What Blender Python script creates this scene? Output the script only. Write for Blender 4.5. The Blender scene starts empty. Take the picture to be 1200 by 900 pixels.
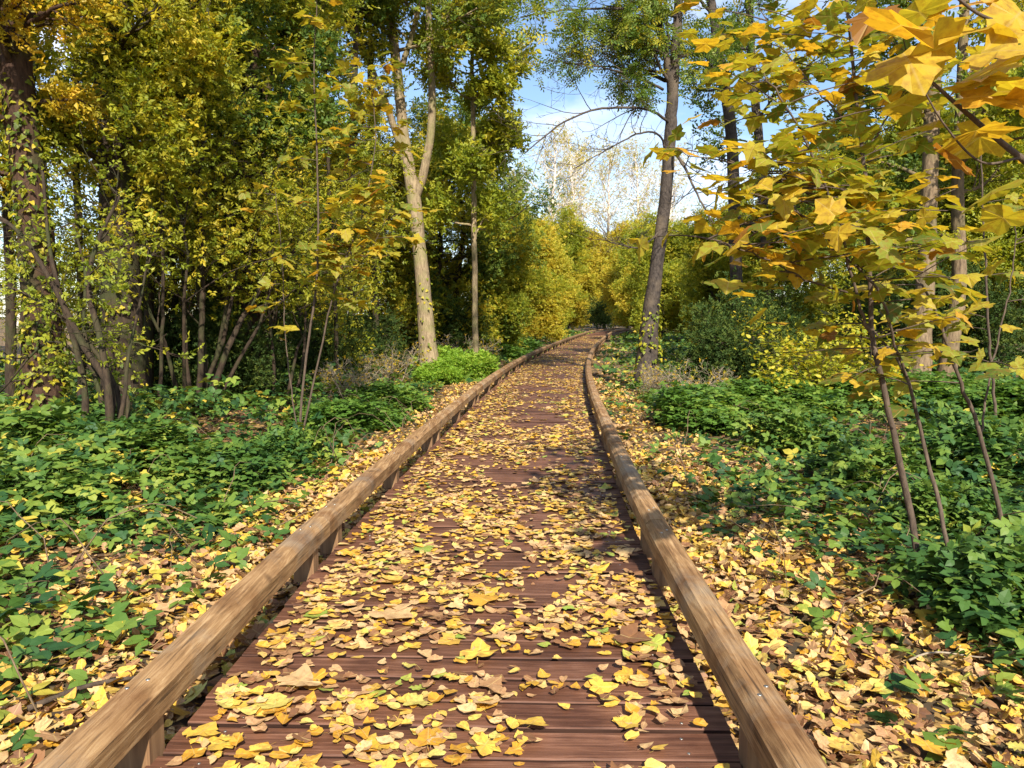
import bpy, math, random
import numpy as np
from mathutils import Vector, Matrix

# ------------------------------------------------------------------ camera
H_CAM, PITCH, FPX = 1.45, math.radians(4.95), 900.0
scene = bpy.context.scene
C = scene.collection
cam_d = bpy.data.cameras.new('camera')
cam = bpy.data.objects.new('camera', cam_d)
C.objects.link(cam)
cam.location = (0, 0, H_CAM)
cam.rotation_euler = (math.pi / 2 - PITCH, 0, 0)
cam_d.sensor_width = 36.0
cam_d.lens = 36.0 * FPX / 1200.0
cam_d.clip_start, cam_d.clip_end = 0.05, 3000.0
scene.camera = cam

# ------------------------------------------------------------------ light
SUN_EL, SUN_AZ = math.radians(39), math.radians(168)
s_dir = Vector((math.sin(SUN_AZ) * math.cos(SUN_EL), math.cos(SUN_AZ) * math.cos(SUN_EL), math.sin(SUN_EL)))
sun_d = bpy.data.lights.new('sun', 'SUN')
sun_d.energy, sun_d.angle, sun_d.color = 5.0, math.radians(1.0), (1.0, 0.93, 0.80)
sun = bpy.data.objects.new('sun', sun_d)
C.objects.link(sun)
sun.rotation_euler = s_dir.to_track_quat('Z', 'Y').to_euler()
sun.location = (0, 0, 60)

world = bpy.data.worlds.new('World')
scene.world = world
world.use_nodes = True
nt = world.node_tree
nt.nodes.clear()
w_out = nt.nodes.new('ShaderNodeOutputWorld')
w_bg = nt.nodes.new('ShaderNodeBackground')
w_sky = nt.nodes.new('ShaderNodeTexSky')
w_sky.sky_type = 'NISHITA'
w_sky.sun_disc = False
w_sky.sun_elevation, w_sky.sun_rotation = SUN_EL, SUN_AZ
w_sky.air_density, w_sky.dust_density, w_sky.ozone_density = 1.0, 0.4, 2.5
w_tc = nt.nodes.new('ShaderNodeTexCoord')
w_map = nt.nodes.new('ShaderNodeMapping')
w_map.inputs['Scale'].default_value = (1.0, 1.0, 2.2)
w_map.inputs['Location'].default_value = (0.35, 0.1, 0.2)
w_noi = nt.nodes.new('ShaderNodeTexNoise')
w_noi.inputs['Scale'].default_value = 3.2
w_noi.inputs['Detail'].default_value = 7.0
w_noi.inputs['Roughness'].default_value = 0.55
w_rmp = nt.nodes.new('ShaderNodeValToRGB')
w_rmp.color_ramp.elements[0].position = 0.47
w_rmp.color_ramp.elements[1].position = 0.76
w_mix = nt.nodes.new('ShaderNodeMix')
w_mix.data_type = 'RGBA'
w_mix.inputs[7].default_value = (7.6, 7.8, 8.8, 1)
L = nt.links.new
L(w_tc.outputs['Generated'], w_map.inputs['Vector'])
L(w_map.outputs['Vector'], w_noi.inputs['Vector'])
L(w_noi.outputs['Fac'], w_rmp.inputs['Fac'])
L(w_rmp.outputs['Color'], w_mix.inputs[0])
L(w_sky.outputs['Color'], w_mix.inputs[6])
L(w_mix.outputs[2], w_bg.inputs['Color'])
w_bg.inputs['Strength'].default_value = 0.10
L(w_bg.outputs['Background'], w_out.inputs['Surface'])

scene.render.engine = 'CYCLES'
scene.view_settings.view_transform = 'Standard'
scene.view_settings.look = 'None'
scene.view_settings.gamma = 1.0
scene.view_settings.exposure = 1.1
cy = scene.cycles
cy.max_bounces, cy.diffuse_bounces, cy.glossy_bounces, cy.transmission_bounces = 6, 4, 2, 3
cy.sample_clamp_indirect = 6.0
cy.use_denoising = True
try:
    cy.denoiser = 'OPENIMAGEDENOISE'
    cy.denoising_input_passes = 'RGB_ALBEDO_NORMAL'
    cy.denoising_prefilter = 'ACCURATE'
except Exception:
    pass

# ------------------------------------------------------------------ helpers
RNG = np.random.default_rng(11)
CP, SP = math.cos(PITCH), math.sin(PITCH)


def px(x, y, Y):
    """point on the ray through photo pixel (x, y) at forward distance Y"""
    a, b = (x - 600) / FPX, (y - 450) / FPX
    d = np.array([a, CP - b * SP, -SP - b * CP])
    return np.array([0, 0, H_CAM]) + d * (Y / d[1])


def px_ground(x, y, z=-0.16):
    a, b = (x - 600) / FPX, (y - 450) / FPX
    d = np.array([a, CP - b * SP, -SP - b * CP])
    return np.array([0, 0, H_CAM]) + d * ((z - H_CAM) / d[2])


def smooth(a, b, x):
    t = np.clip((np.asarray(x, float) - a) / (b - a), 0, 1)
    return t * t * (3 - 2 * t)


def vnoise(x, y, seed=0):
    x, y = np.asarray(x, float), np.asarray(y, float)
    xi, yi = np.floor(x).astype(np.int64), np.floor(y).astype(np.int64)
    xf, yf = x - xi, y - yi

    def h(i, j):
        n = (i * 374761393 + j * 668265263 + seed * 1442695041) & 0x7fffffff
        n = ((n ^ (n >> 13)) * 1274126177) & 0x7fffffff
        return ((n ^ (n >> 16)) & 0xffff) / 65535.0
    u, v = xf * xf * (3 - 2 * xf), yf * yf * (3 - 2 * yf)
    return (h(xi, yi) * (1 - u) + h(xi + 1, yi) * u) * (1 - v) + (h(xi, yi + 1) * (1 - u) + h(xi + 1, yi + 1) * u) * v


def fbm(x, y, seed=0):
    return (vnoise(x, y, seed) * .55 + vnoise(x * 2.1, y * 2.1, seed + 1) * .3 + vnoise(x * 4.3, y * 4.3, seed + 2) * .15)


def tag(o, label=None, cat=None, group=None, kind=None):
    if label: o['label'] = label
    if cat: o['category'] = cat
    if group: o['group'] = group
    if kind: o['kind'] = kind
    return o


def empty(name, loc=(0, 0, 0)):
    o = bpy.data.objects.new(name, None)
    o.empty_display_size = 0.2
    C.objects.link(o)
    o.location = loc
    return o


def link(name, mesh, parent=None, loc=None):
    o = bpy.data.objects.new(name, mesh)
    C.objects.link(o)
    if parent is not None:
        o.parent = parent
    if loc is not None:
        o.location = loc
    return o


def make_mesh(name, V, polys, mat, smooth_shade=True, rnd=None, lc=None):
    """polys: list of (n,k) int arrays"""
    me = bpy.data.meshes.new(name)
    V = np.asarray(V, np.float32)
    me.vertices.add(len(V))
    me.vertices.foreach_set('co', V.ravel())
    loops = np.concatenate([p.ravel() for p in polys]).astype(np.int32)
    tot = np.concatenate([np.full(len(p), p.shape[1], np.int32) for p in polys])
    start = np.concatenate([[0], np.cumsum(tot)[:-1]]).astype(np.int32)
    me.loops.add(len(loops))
    me.loops.foreach_set('vertex_index', loops)
    me.polygons.add(len(tot))
    me.polygons.foreach_set('loop_start', start)
    me.polygons.foreach_set('loop_total', tot)
    me.polygons.foreach_set('use_smooth', np.full(len(tot), smooth_shade, bool))
    if rnd is not None:
        a = me.attributes.new('rnd', 'FLOAT', 'POINT')
        a.data.foreach_set('value', np.asarray(rnd, np.float32))
    if lc is not None:
        a = me.attributes.new('lc', 'FLOAT_VECTOR', 'POINT')
        a.data.foreach_set('vector', np.asarray(lc, np.float32).ravel())
    me.update()
    me.validate()
    me.materials.append(mat)
    return me


class MB:
    """collects tubes, boxes and plain geometry"""
    def __init__(self):
        self.V, self.Q, self.T, self.n = [], [], [], 0

    def add(self, V, Q=None, T=None):
        V = np.asarray(V, float)
        self.V.append(V)
        if Q is not None and len(Q): self.Q.append(np.asarray(Q, int) + self.n)
        if T is not None and len(T): self.T.append(np.asarray(T, int) + self.n)
        self.n += len(V)

    def tube(self, P, R, sides=6, rough=0.0, rng=None, cap=True):
        P = np.asarray(P, float)
        R = np.asarray(R, float)
        n = len(P)
        T = np.gradient(P, axis=0)
        T /= np.linalg.norm(T, axis=1)[:, None] + 1e-9
        ref = np.array([1.0, 0, 0]) if abs(T[0][0]) < .8 else np.array([0, 1.0, 0])
        ang = np.linspace(0, 2 * np.pi, sides, endpoint=False)
        ca, sa = np.cos(ang), np.sin(ang)
        U = ref[None] - T * (T @ ref)[:, None]
        U /= np.linalg.norm(U, axis=1)[:, None] + 1e-9
        W = np.cross(T, U)
        rad = np.repeat(R[:, None], sides, 1)
        if rough > 0 and rng is not None:
            ph = rng.uniform(0, 6.28, 3)
            nz = (np.sin(ang[None] * 3 + ph[0] + np.arange(n)[:, None] * .35) * .5 + np.sin(ang[None] * 5 + ph[1] - np.arange(n)[:, None] * .5) * .3
                  + rng.normal(0, .35, (n, sides)))
            rad = rad * (1 + rough * nz)
        V = P[:, None] + (U[:, None] * ca[None, :, None] + W[:, None] * sa[None, :, None]) * rad[..., None]
        idx = np.arange(n * sides).reshape(n, sides)
        a, b = idx[:-1], idx[1:]
        Q = np.stack([a, np.roll(a, -1, 1), np.roll(b, -1, 1), b], -1).reshape(-1, 4)
        V = V.reshape(-1, 3)
        tris = None
        if cap:
            V = np.vstack([V, P[-1:], P[:1]])
            e, s = idx[-1], idx[0]
            tris = np.vstack([np.stack([e, np.roll(e, -1), np.full(sides, n * sides)], -1),
                              np.stack([np.roll(s, -1), s, np.full(sides, n * sides + 1)], -1)])
        self.add(V, Q, tris)

    def mesh(self, name, mat, smooth_shade=True):
        polys = []
        if self.Q: polys.append(np.vstack(self.Q))
        if self.T: polys.append(np.vstack(self.T))
        return make_mesh(name, np.vstack(self.V), polys, mat, smooth_shade)


def norm(v):
    v = np.asarray(v, float)
    return v / (np.linalg.norm(v, axis=-1, keepdims=True) + 1e-9)


def spline(P, n):
    """Catmull-Rom resample"""
    P = np.asarray(P, float)
    Q = np.vstack([2 * P[0] - P[1], P, 2 * P[-1] - P[-2]])
    out = []
    m = len(P) - 1
    for t in np.linspace(0, m, n):
        i = min(int(t), m - 1)
        u = t - i
        a, b, c, d = Q[i], Q[i + 1], Q[i + 2], Q[i + 3]
        out.append(.5 * (2 * b + (c - a) * u + (2 * a - 5 * b + 4 * c - d) * u * u + (3 * b - a - 3 * c + d) * u ** 3))
    return np.array(out)


# ------------------------------------------------------------------ leaf shapes (x across, y along, z normal)
def fan(outline, centre, curl=0.0, fold=0.0, wav=0.0, seed=0):
    o = np.array(outline, float)
    r = np.random.default_rng(seed)
    V = np.zeros((len(o) + 1, 3))
    V[0, :2] = centre
    V[1:, :2] = o
    x, y = V[:, 0], V[:, 1] - .4
    V[:, 2] = curl * (x * x * .8 + y * y) + fold * np.abs(x) + wav * r.normal(0, 1, len(V)) * (np.arange(len(V)) > 0)
    k = len(o)
    T = np.array([[0, 1 + i, 1 + (i + 1) % k] for i in range(k)])
    return V, T


def mirror(half):
    return half + [(-x, y) for x, y in reversed(half) if abs(x) > 1e-6]


OV_H = [(0, 0), (.20, .12), (.31, .36), (.24, .68), (0, 1)]
DEL_H = [(0, 0), (.22, -.05), (.42, .10), (.44, .30), (.30, .58), (.12, .84), (0, 1.0)]
MAP_H = [(0, 0), (.15, -.09), (.38, -.12), (.39, .03), (.54, .09), (.64, .30), (.50, .35), (.34, .41), (.38, .58), (.24, .68), (.13, .86), (0, 1.0)]
IVY_H = [(0, 0), (.30, -.10), (.46, .10), (.28, .30), (.30, .48), (0, .95)]
OAK_H = [(0, 0), (.10, .12), (.24, .20), (.13, .32), (.32, .44), (.17, .54), (.34, .68), (.18, .78), (.20, .92), (0, 1)]


def t_diamond(fold=.12):
    V = np.array([[0, 0, 0], [.30, .45, fold], [0, 1, -.06], [-.30, .45, fold]], float)
    return V, np.array([[0, 1, 2], [0, 2, 3]])


def combine(parts):
    Vs, Ts, n = [], [], 0
    for V, T in parts:
        Vs.append(V); Ts.append(T + n); n += len(V)
    return np.vstack(Vs), np.vstack(Ts)


def xf(VT, rotz=0, tilt=0, roll=0, s=1, t=(0, 0, 0)):
    V, T = VT
    M = Matrix.Rotation(rotz, 3, 'Z') @ Matrix.Rotation(tilt, 3, 'X') @ Matrix.Rotation(roll, 3, 'Y')
    return (V @ np.array(M).T) * s + np.array(t, float), T


def t_tri():
    o = fan(mirror([(0, 0), (.26, .22), (.30, .55), (0, 1)]), (0, .4), -.25, .12)
    return combine([xf(o, 0, -.1, 0, .62, (0, .32, 0)), xf(o, 1.25, -.2, .1, .52, (-.03, .25, 0)), xf(o, -1.25, -.2, -.1, .52, (.03, .25, 0))])


def t_spray(seed, n=6, leaf=.42):
    r = np.random.default_rng(seed)
    d = t_diamond()
    ps = []
    for i in range(n):
        u = (i + .5) / n
        ps.append(xf(d, (1 if i % 2 else -1) * r.uniform(.5, 1.3) if i < n - 1 else r.uniform(-.3, .3), r.uniform(-.7, .5), r.uniform(-.8, .8),
                     leaf * r.uniform(.8, 1.2), (r.normal(0, .06), u * .75, r.normal(0, .07))))
    return combine(ps)


def t_pinnate():
    d = t_diamond(.06)
    d = (d[0] * np.array([.75, 1, 1]), d[1])
    ps = []
    for i in range(3):
        for s in (-1, 1):
            ps.append(xf(d, s * 1.0, -.15, 0, .36, (0, .15 + .24 * i, -.05 * i)))
    ps.append(xf(d, 0, -.3, 0, .36, (0, .78, -.12)))
    return combine(ps)


SPRAYS = [t_spray(k) for k in range(3)]
OVATE = fan(mirror(OV_H), (0, .42), -.3, .15)
DIAMOND = t_diamond()
TRI = t_tri()
PINN = t_pinnate()
IVYT = fan(mirror(IVY_H), (0, .3), -.25, .05, .015, 2)
MAPT = fan(mirror(MAP_H), (0, .28), -.22, .06, .02, 3)


def orient(N, rng, bias=1.0, spread=.7, head=None, head_w=0.0):
    n = rng.normal(0, spread, (N, 3))
    n[:, 2] += bias
    n = norm(n)
    t = rng.normal(0, 1, (N, 3))
    if head is not None:
        t = norm(t) * (1 - head_w) + norm(head) * head_w * 1.5
    t = norm(t - n * np.sum(t * n, 1)[:, None])
    x = np.cross(t, n)
    return np.stack([x, t, n], -1)          # columns


def leaf_arrays(tmpl, P, R, S, rnd):
    V, T = tmpl
    N, k = len(P), len(V)
    W = np.einsum('nij,kj->nki', R, V) * np.asarray(S)[:, None, None] + np.asarray(P)[:, None]
    F = (T[None] + (np.arange(N) * k)[:, None, None]).reshape(-1, 3)
    return W.reshape(-1, 3), F, np.repeat(rnd, k), np.tile(V, (N, 1))


def leaves_mesh(name, mat, groups, smooth_shade=False):
    """groups: list of (template, P, R, S, rnd)"""
    Vs, Fs, Rs, Ls, n = [], [], [], [], 0
    for g in groups:
        if len(g[1]) == 0: continue
        V, F, r, l = leaf_arrays(*g)
        Vs.append(V); Fs.append(F + n); Rs.append(r); Ls.append(l); n += len(V)
    return make_mesh(name, np.vstack(Vs), [np.vstack(Fs)], mat, smooth_shade, np.concatenate(Rs), np.vstack(Ls))


# ------------------------------------------------------------------ materials
def new_mat(name):
    m = bpy.data.materials.new(name)
    m.use_nodes = True
    m.node_tree.nodes.clear()
    return m, m.node_tree


def ramp(nt, stops, src):
    r = nt.nodes.new('ShaderNodeValToRGB')
    cr = r.color_ramp
    while len(cr.elements) < len(stops): cr.elements.new(.5)
    for e, (p, c) in zip(cr.elements, stops):
        e.position = p
        e.color = (*c, 1)
    nt.links.new(src, r.inputs['Fac'])
    return r


def mixc(nt, fac, a, b, mode='MIX'):
    m = nt.nodes.new('ShaderNodeMix')
    m.data_type = 'RGBA'
    m.blend_type = mode
    for s, v in ((0, fac), (6, a), (7, b)):
        if isinstance(v, (int, float)): m.inputs[s].default_value = v
        elif isinstance(v, tuple): m.inputs[s].default_value = (*v, 1)
        else: nt.links.new(v, m.inputs[s])
    return m.outputs[2]


def leaf_mat(name, stops, trans=.35, rough=.5, spots=None, spec=.3, spot_amt=.55):
    m, nt = new_mat(name)
    at = nt.nodes.new('ShaderNodeAttribute'); at.attribute_name = 'rnd'
    col = ramp(nt, stops, at.outputs['Fac']).outputs['Color']
    if spots is not None:
        lc = nt.nodes.new('ShaderNodeAttribute'); lc.attribute_name = 'lc'
        ad = nt.nodes.new('ShaderNodeVectorMath'); ad.operation = 'ADD'
        sc = nt.nodes.new('ShaderNodeMath'); sc.operation = 'MULTIPLY'; sc.inputs[1].default_value = 91.0
        nt.links.new(at.outputs['Fac'], sc.inputs[0])
        nt.links.new(lc.outputs['Vector'], ad.inputs[0]); nt.links.new(sc.outputs[0], ad.inputs[1])
        no = nt.nodes.new('ShaderNodeTexNoise'); no.inputs['Scale'].default_value = 4.5; no.inputs['Detail'].default_value = 5; no.inputs['Roughness'].default_value = .65
        nt.links.new(ad.outputs[0], no.inputs['Vector'])
        rp = ramp(nt, [(.46, (0, 0, 0)), (.66, (spot_amt,) * 3)], no.outputs['Fac'])
        col = mixc(nt, rp.outputs['Color'], col, spots)
        # midrib and side veins, a little paler
        sx = nt.nodes.new('ShaderNodeSeparateXYZ'); nt.links.new(lc.outputs['Vector'], sx.inputs[0])
        ab = nt.nodes.new('ShaderNodeMath'); ab.operation = 'ABSOLUTE'; nt.links.new(sx.outputs[0], ab.inputs[0])
        vr = ramp(nt, [(0.0, (.5, .5, .5)), (.03, (0, 0, 0))], ab.outputs[0])
        col = mixc(nt, vr.outputs['Color'], col, (.55, .42, .16))
    ge = nt.nodes.new('ShaderNodeNewGeometry')
    pr = nt.nodes.new('ShaderNodeBsdfPrincipled')
    pr.inputs['Roughness'].default_value = rough
    pr.inputs['Specular IOR Level'].default_value = spec
    nt.links.new(col, pr.inputs['Base Color'])
    tr = nt.nodes.new('ShaderNodeBsdfTranslucent')
    nt.links.new(mixc(nt, 1.0, col, (1.25, 1.15, .55), 'MULTIPLY'), tr.inputs['Color'])
    mx = nt.nodes.new('ShaderNodeMixShader')
    mx.inputs[0].default_value = trans
    nt.links.new(pr.outputs[0], mx.inputs[1]); nt.links.new(tr.outputs[0], mx.inputs[2])
    out = nt.nodes.new('ShaderNodeOutputMaterial')
    nt.links.new(mx.outputs[0], out.inputs['Surface'])
    return m


def bark_mat(name, c1, c2, c3=None, scale=6.0, bump=.5, stretch=.25):
    m, nt = new_mat(name)
    tc = nt.nodes.new('ShaderNodeTexCoord')
    mp = nt.nodes.new('ShaderNodeMapping'); mp.inputs['Scale'].default_value = (1, 1, stretch)
    nt.links.new(tc.outputs['Object'], mp.inputs['Vector'])
    n1 = nt.nodes.new('ShaderNodeTexNoise'); n1.inputs['Scale'].default_value = scale * 3; n1.inputs['Detail'].default_value = 8; n1.inputs['Roughness'].default_value = .7
    nt.links.new(mp.outputs[0], n1.inputs['Vector'])
    n2 = nt.nodes.new('ShaderNodeTexNoise'); n2.inputs['Scale'].default_value = scale * .35; n2.inputs['Detail'].default_value = 4
    nt.links.new(tc.outputs['Object'], n2.inputs['Vector'])
    col = ramp(nt, [(.32, c1), (.66, c2)], n1.outputs['Fac']).outputs['Color']
    if c3:
        f = ramp(nt, [(.48, (0, 0, 0)), (.66, (.75, .75, .75))], n2.outputs['Fac']).outputs['Color']
        col = mixc(nt, f, col, c3)
    pr = nt.nodes.new('ShaderNodeBsdfPrincipled')
    pr.inputs['Roughness'].default_value = .85
    pr.inputs['Specular IOR Level'].default_value = .2
    nt.links.new(col, pr.inputs['Base Color'])
    bp = nt.nodes.new('ShaderNodeBump'); bp.inputs['Strength'].default_value = bump; bp.inputs['Distance'].default_value = .03
    nt.links.new(n1.outputs['Fac'], bp.inputs['Height']); nt.links.new(bp.outputs[0], pr.inputs['Normal'])
    out = nt.nodes.new('ShaderNodeOutputMaterial'); nt.links.new(pr.outputs[0], out.inputs['Surface'])
    return m


def wood_mat(name, dark, mid, light, axis, rough=.6, bump=.25, grain=26.0, stain=None, spec=.4, crack=False):
    """planed timber with grain along the given object axis, each piece different"""
    m, nt = new_mat(name)
    tc = nt.nodes.new('ShaderNodeTexCoord')
    oi = nt.nodes.new('ShaderNodeObjectInfo')
    mu = nt.nodes.new('ShaderNodeMath'); mu.operation = 'MULTIPLY'; mu.inputs[1].default_value = 60
    nt.links.new(oi.outputs['Random'], mu.inputs[0])
    ad = nt.nodes.new('ShaderNodeVectorMath'); ad.operation = 'ADD'
    nt.links.new(tc.outputs['Object'], ad.inputs[0]); nt.links.new(mu.outputs[0], ad.inputs[1])
    mp = nt.nodes.new('ShaderNodeMapping')
    s = [1, 1, 1]; s[axis] = .06
    mp.inputs['Scale'].default_value = s
    nt.links.new(ad.outputs[0], mp.inputs['Vector'])
    n1 = nt.nodes.new('ShaderNodeTexNoise'); n1.inputs['Scale'].default_value = grain; n1.inputs['Detail'].default_value = 7; n1.inputs['Roughness'].default_value = .65; n1.inputs['Distortion'].default_value = .6
    nt.links.new(mp.outputs[0], n1.inputs['Vector'])
    n2 = nt.nodes.new('ShaderNodeTexNoise'); n2.inputs['Scale'].default_value = 3.2; n2.inputs['Detail'].default_value = 5
    nt.links.new(ad.outputs[0], n2.inputs['Vector'])
    col = ramp(nt, [(.28, dark), (.52, mid), (.74, light)], n1.outputs['Fac']).outputs['Color']
    if stain:
        f = ramp(nt, [(.44, (0, 0, 0)), (.66, (.8, .8, .8))], n2.outputs['Fac']).outputs['Color']
        col = mixc(nt, f, col, stain, 'MULTIPLY')
    if crack:
        mp2 = nt.nodes.new('ShaderNodeMapping'); s2 = [1, 1, 1]; s2[axis] = .035
        mp2.inputs['Scale'].default_value = s2
        nt.links.new(ad.outputs[0], mp2.inputs['Vector'])
        n3 = nt.nodes.new('ShaderNodeTexNoise'); n3.inputs['Scale'].default_value = 60; n3.inputs['Detail'].default_value = 3
        nt.links.new(mp2.outputs[0], n3.inputs['Vector'])
        f3 = ramp(nt, [(.62, (0, 0, 0)), (.70, (.75, .75, .75))], n3.outputs['Fac']).outputs['Color']
        col = mixc(nt, f3, col, (.05, .028, .015))
        n5 = nt.nodes.new('ShaderNodeTexNoise'); n5.inputs['Scale'].default_value = 1.7; n5.inputs['Detail'].default_value = 8; n5.inputs['Roughness'].default_value = .7
        nt.links.new(ad.outputs[0], n5.inputs['Vector'])
        f5 = ramp(nt, [(.50, (0, 0, 0)), (.70, (.6, .6, .6))], n5.outputs['Fac']).outputs['Color']
        col = mixc(nt, f5, col, (.27, .235, .18))
        vk = nt.nodes.new('ShaderNodeTexVoronoi'); vk.inputs['Scale'].default_value = 3.1
        nt.links.new(ad.outputs[0], vk.inputs['Vector'])
        f4 = ramp(nt, [(.05, (.85, .85, .85)), (.13, (0, 0, 0))], vk.outputs['Distance']).outputs['Color']
        col = mixc(nt, f4, col, (.07, .035, .016))
    br = ramp(nt, [(0, (.72, .72, .72)), (1, (1.0, 1.0, 1.0))], oi.outputs['Random']).outputs['Color']
    col = mixc(nt, 1.0, col, br, 'MULTIPLY')
    pr = nt.nodes.new('ShaderNodeBsdfPrincipled')
    pr.inputs['Specular IOR Level'].default_value = spec
    rr = nt.nodes.new('ShaderNodeMapRange'); rr.inputs['To Min'].default_value = rough - .15; rr.inputs['To Max'].default_value = rough + .2
    nt.links.new(n2.outputs['Fac'], rr.inputs['Value']); nt.links.new(rr.outputs[0], pr.inputs['Roughness'])
    nt.links.new(col, pr.inputs['Base Color'])
    bp = nt.nodes.new('ShaderNodeBump'); bp.inputs['Strength'].default_value = bump; bp.inputs['Distance'].default_value = .006
    nt.links.new(n1.outputs['Fac'], bp.inputs['Height']); nt.links.new(bp.outputs[0], pr.inputs['Normal'])
    out = nt.nodes.new('ShaderNodeOutputMaterial'); nt.links.new(pr.outputs[0], out.inputs['Surface'])
    return m


def plain_mat(name, col, rough=.6, metal=0.0):
    m, nt = new_mat(name)
    pr = nt.nodes.new('ShaderNodeBsdfPrincipled')
    no = nt.nodes.new('ShaderNodeTexNoise'); no.inputs['Scale'].default_value = 40
    r = ramp(nt, [(.3, tuple(c * .7 for c in col)), (.7, col)], no.outputs['Fac'])
    nt.links.new(r.outputs[0], pr.inputs['Base Color'])
    pr.inputs['Roughness'].default_value = rough; pr.inputs['Metallic'].default_value = metal
    out = nt.nodes.new('ShaderNodeOutputMaterial'); nt.links.new(pr.outputs[0], out.inputs['Surface'])
    return m


def ground_mat():
    m, nt = new_mat('soil_and_litter')
    tc = nt.nodes.new('ShaderNodeTexCoord')
    vo = nt.nodes.new('ShaderNodeTexVoronoi'); vo.inputs['Scale'].default_value = 13
    nt.links.new(tc.outputs['Object'], vo.inputs['Vector'])
    sep = nt.nodes.new('ShaderNodeSeparateColor'); nt.links.new(vo.outputs['Color'], sep.inputs[0])
    c = ramp(nt, [(0, (.035, .02, .01)), (.45, (.09, .05, .022)), (.7, (.20, .11, .035)), (.88, (.34, .20, .05)), (1, (.42, .27, .06))], sep.outputs[0]).outputs['Color']
    no = nt.nodes.new('ShaderNodeTexNoise'); no.inputs['Scale'].default_value = 2.0; no.inputs['Detail'].default_value = 6
    nt.links.new(tc.outputs['Object'], no.inputs['Vector'])
    f = ramp(nt, [(.42, (0, 0, 0)), (.62, (.8, .8, .8))], no.outputs['Fac']).outputs['Color']
    c = mixc(nt, f, c, (.045, .035, .014))
    pr = nt.nodes.new('ShaderNodeBsdfPrincipled'); pr.inputs['Roughness'].default_value = .9
    nt.links.new(c, pr.inputs['Base Color'])
    bp = nt.nodes.new('ShaderNodeBump'); bp.inputs['Strength'].default_value = .6; bp.inputs['Distance'].default_value = .03
    nt.links.new(sep.outputs[1], bp.inputs['Height']); nt.links.new(bp.outputs[0], pr.inputs['Normal'])
    out = nt.nodes.new('ShaderNodeOutputMaterial'); nt.links.new(pr.outputs[0], out.inputs['Surface'])
    return m


M = {}
M['ground'] = ground_mat()
M['plank'] = wood_mat('plank_wood', (.050, .021, .012), (.145, .062, .035), (.27, .138, .085), 0, .55, .5, 55, stain=(.42, .35, .33), spec=.25)
M['plank_side_shade'] = wood_mat('plank_side_shade_wood', (.016, .008, .006), (.035, .017, .012), (.06, .03, .02), 0, .8, .5, 40, spec=.1)
M['rail'] = wood_mat('rail_wood', (.11, .055, .022), (.32, .185, .082), (.52, .35, .18), 1, .7, .6, 60, stain=(.46, .34, .25), spec=.2, crack=True)
M['block'] = wood_mat('block_wood', (.10, .05, .024), (.22, .12, .055), (.33, .20, .10), 2, .65, .2, 24)
M['screw'] = plain_mat('screw_steel', (.42, .40, .36), .35, .9)
M['twig'] = bark_mat('twig_bark', (.035, .024, .018), (.09, .065, .045), None, 14, .3)
M['dead'] = bark_mat('dead_twig', (.16, .12, .085), (.34, .28, .20), None, 14, .3)
M['cane'] = bark_mat('cane_bark', (.08, .05, .03), (.20, .14, .08), None, 14, .3)
M['bark_dark'] = bark_mat('bark_dark', (.015, .010, .007), (.060, .040, .025), (.04, .05, .015), 7, .8)
M['bark_red'] = bark_mat('bark_red', (.022, .011, .007), (.075, .040, .024), (.045, .042, .016), 7, .8)
M['bark_tan'] = bark_mat('bark_tan', (.11, .078, .045), (.33, .25, .15), (.19, .175, .07), 7, 1.0)
M['bark_grey'] = bark_mat('bark_grey', (.022, .017, .015), (.080, .063, .052), (.12, .09, .062), 7, .8, .6)
M['bark_mid'] = bark_mat('bark_mid', (.07, .045, .028), (.24, .17, .10), (.12, .10, .045), 7, .7)
M['bark_pale'] = bark_mat('bark_pale', (.42, .37, .32), (.68, .61, .54), None, 4, .4)
M['sapling'] = bark_mat('sapling_bark', (.045, .032, .024), (.12, .085, .06), None, 18, .3)

Y1, Y2, Y3 = (.60, .36, .03), (.48, .25, .025), (.66, .44, .07)
M['litter'] = leaf_mat('fallen_leaf', [(0, (.12, .055, .028)), (.12, (.24, .115, .05)), (.24, (.42, .25, .12)), (.40, (.56, .38, .18)), (.52, (.60, .40, .13)), (.68, (.62, .40, .05)),
                                       (.82, (.50, .25, .02)), (.93, (.58, .46, .12)), (.97, (.36, .38, .06)), (1, (.16, .27, .04))], .18, .55, (.24, .11, .04), .35)
M['maple'] = leaf_mat('maple_leaf', [(0, (.08, .13, .02)), (.15, (.17, .22, .025)), (.35, (.31, .31, .03)), (.55, (.48, .38, .035)), (.75, (.58, .36, .03)), (.9, (.46, .22, .02)), (1, (.20, .085, .02))],
                      .52, .5, (.25, .10, .02), .25, .6)
M['yellow'] = leaf_mat('yellow_leaf', [(0, (.20, .19, .02)), (.4, (.44, .34, .025)), (.75, (.62, .38, .02)), (1, (.60, .28, .02))], .42)
M['gold'] = leaf_mat('gold_leaf', [(0, (.24, .27, .025)), (.5, (.44, .39, .035)), (1, (.58, .40, .04))], .45)
M['olive'] = leaf_mat('olive_leaf', [(0, (.05, .085, .012)), (.4, (.16, .20, .016)), (.75, (.34, .33, .025)), (1, (.56, .43, .035))], .5)
M['ygreen'] = leaf_mat('yellow_green_leaf', [(0, (.10, .15, .015)), (.5, (.26, .30, .025)), (.85, (.46, .42, .035)), (1, (.58, .44, .035))], .48)
M['green'] = leaf_mat('green_leaf', [(0, (.04, .085, .018)), (.5, (.105, .175, .03)), (.85, (.22, .26, .035)), (1, (.42, .36, .03))], .46)
M['dark'] = leaf_mat('dark_leaf', [(0, (.018, .036, .010)), (.6, (.045, .08, .018)), (1, (.11, .135, .022))], .3, .6, None, .12)
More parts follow.
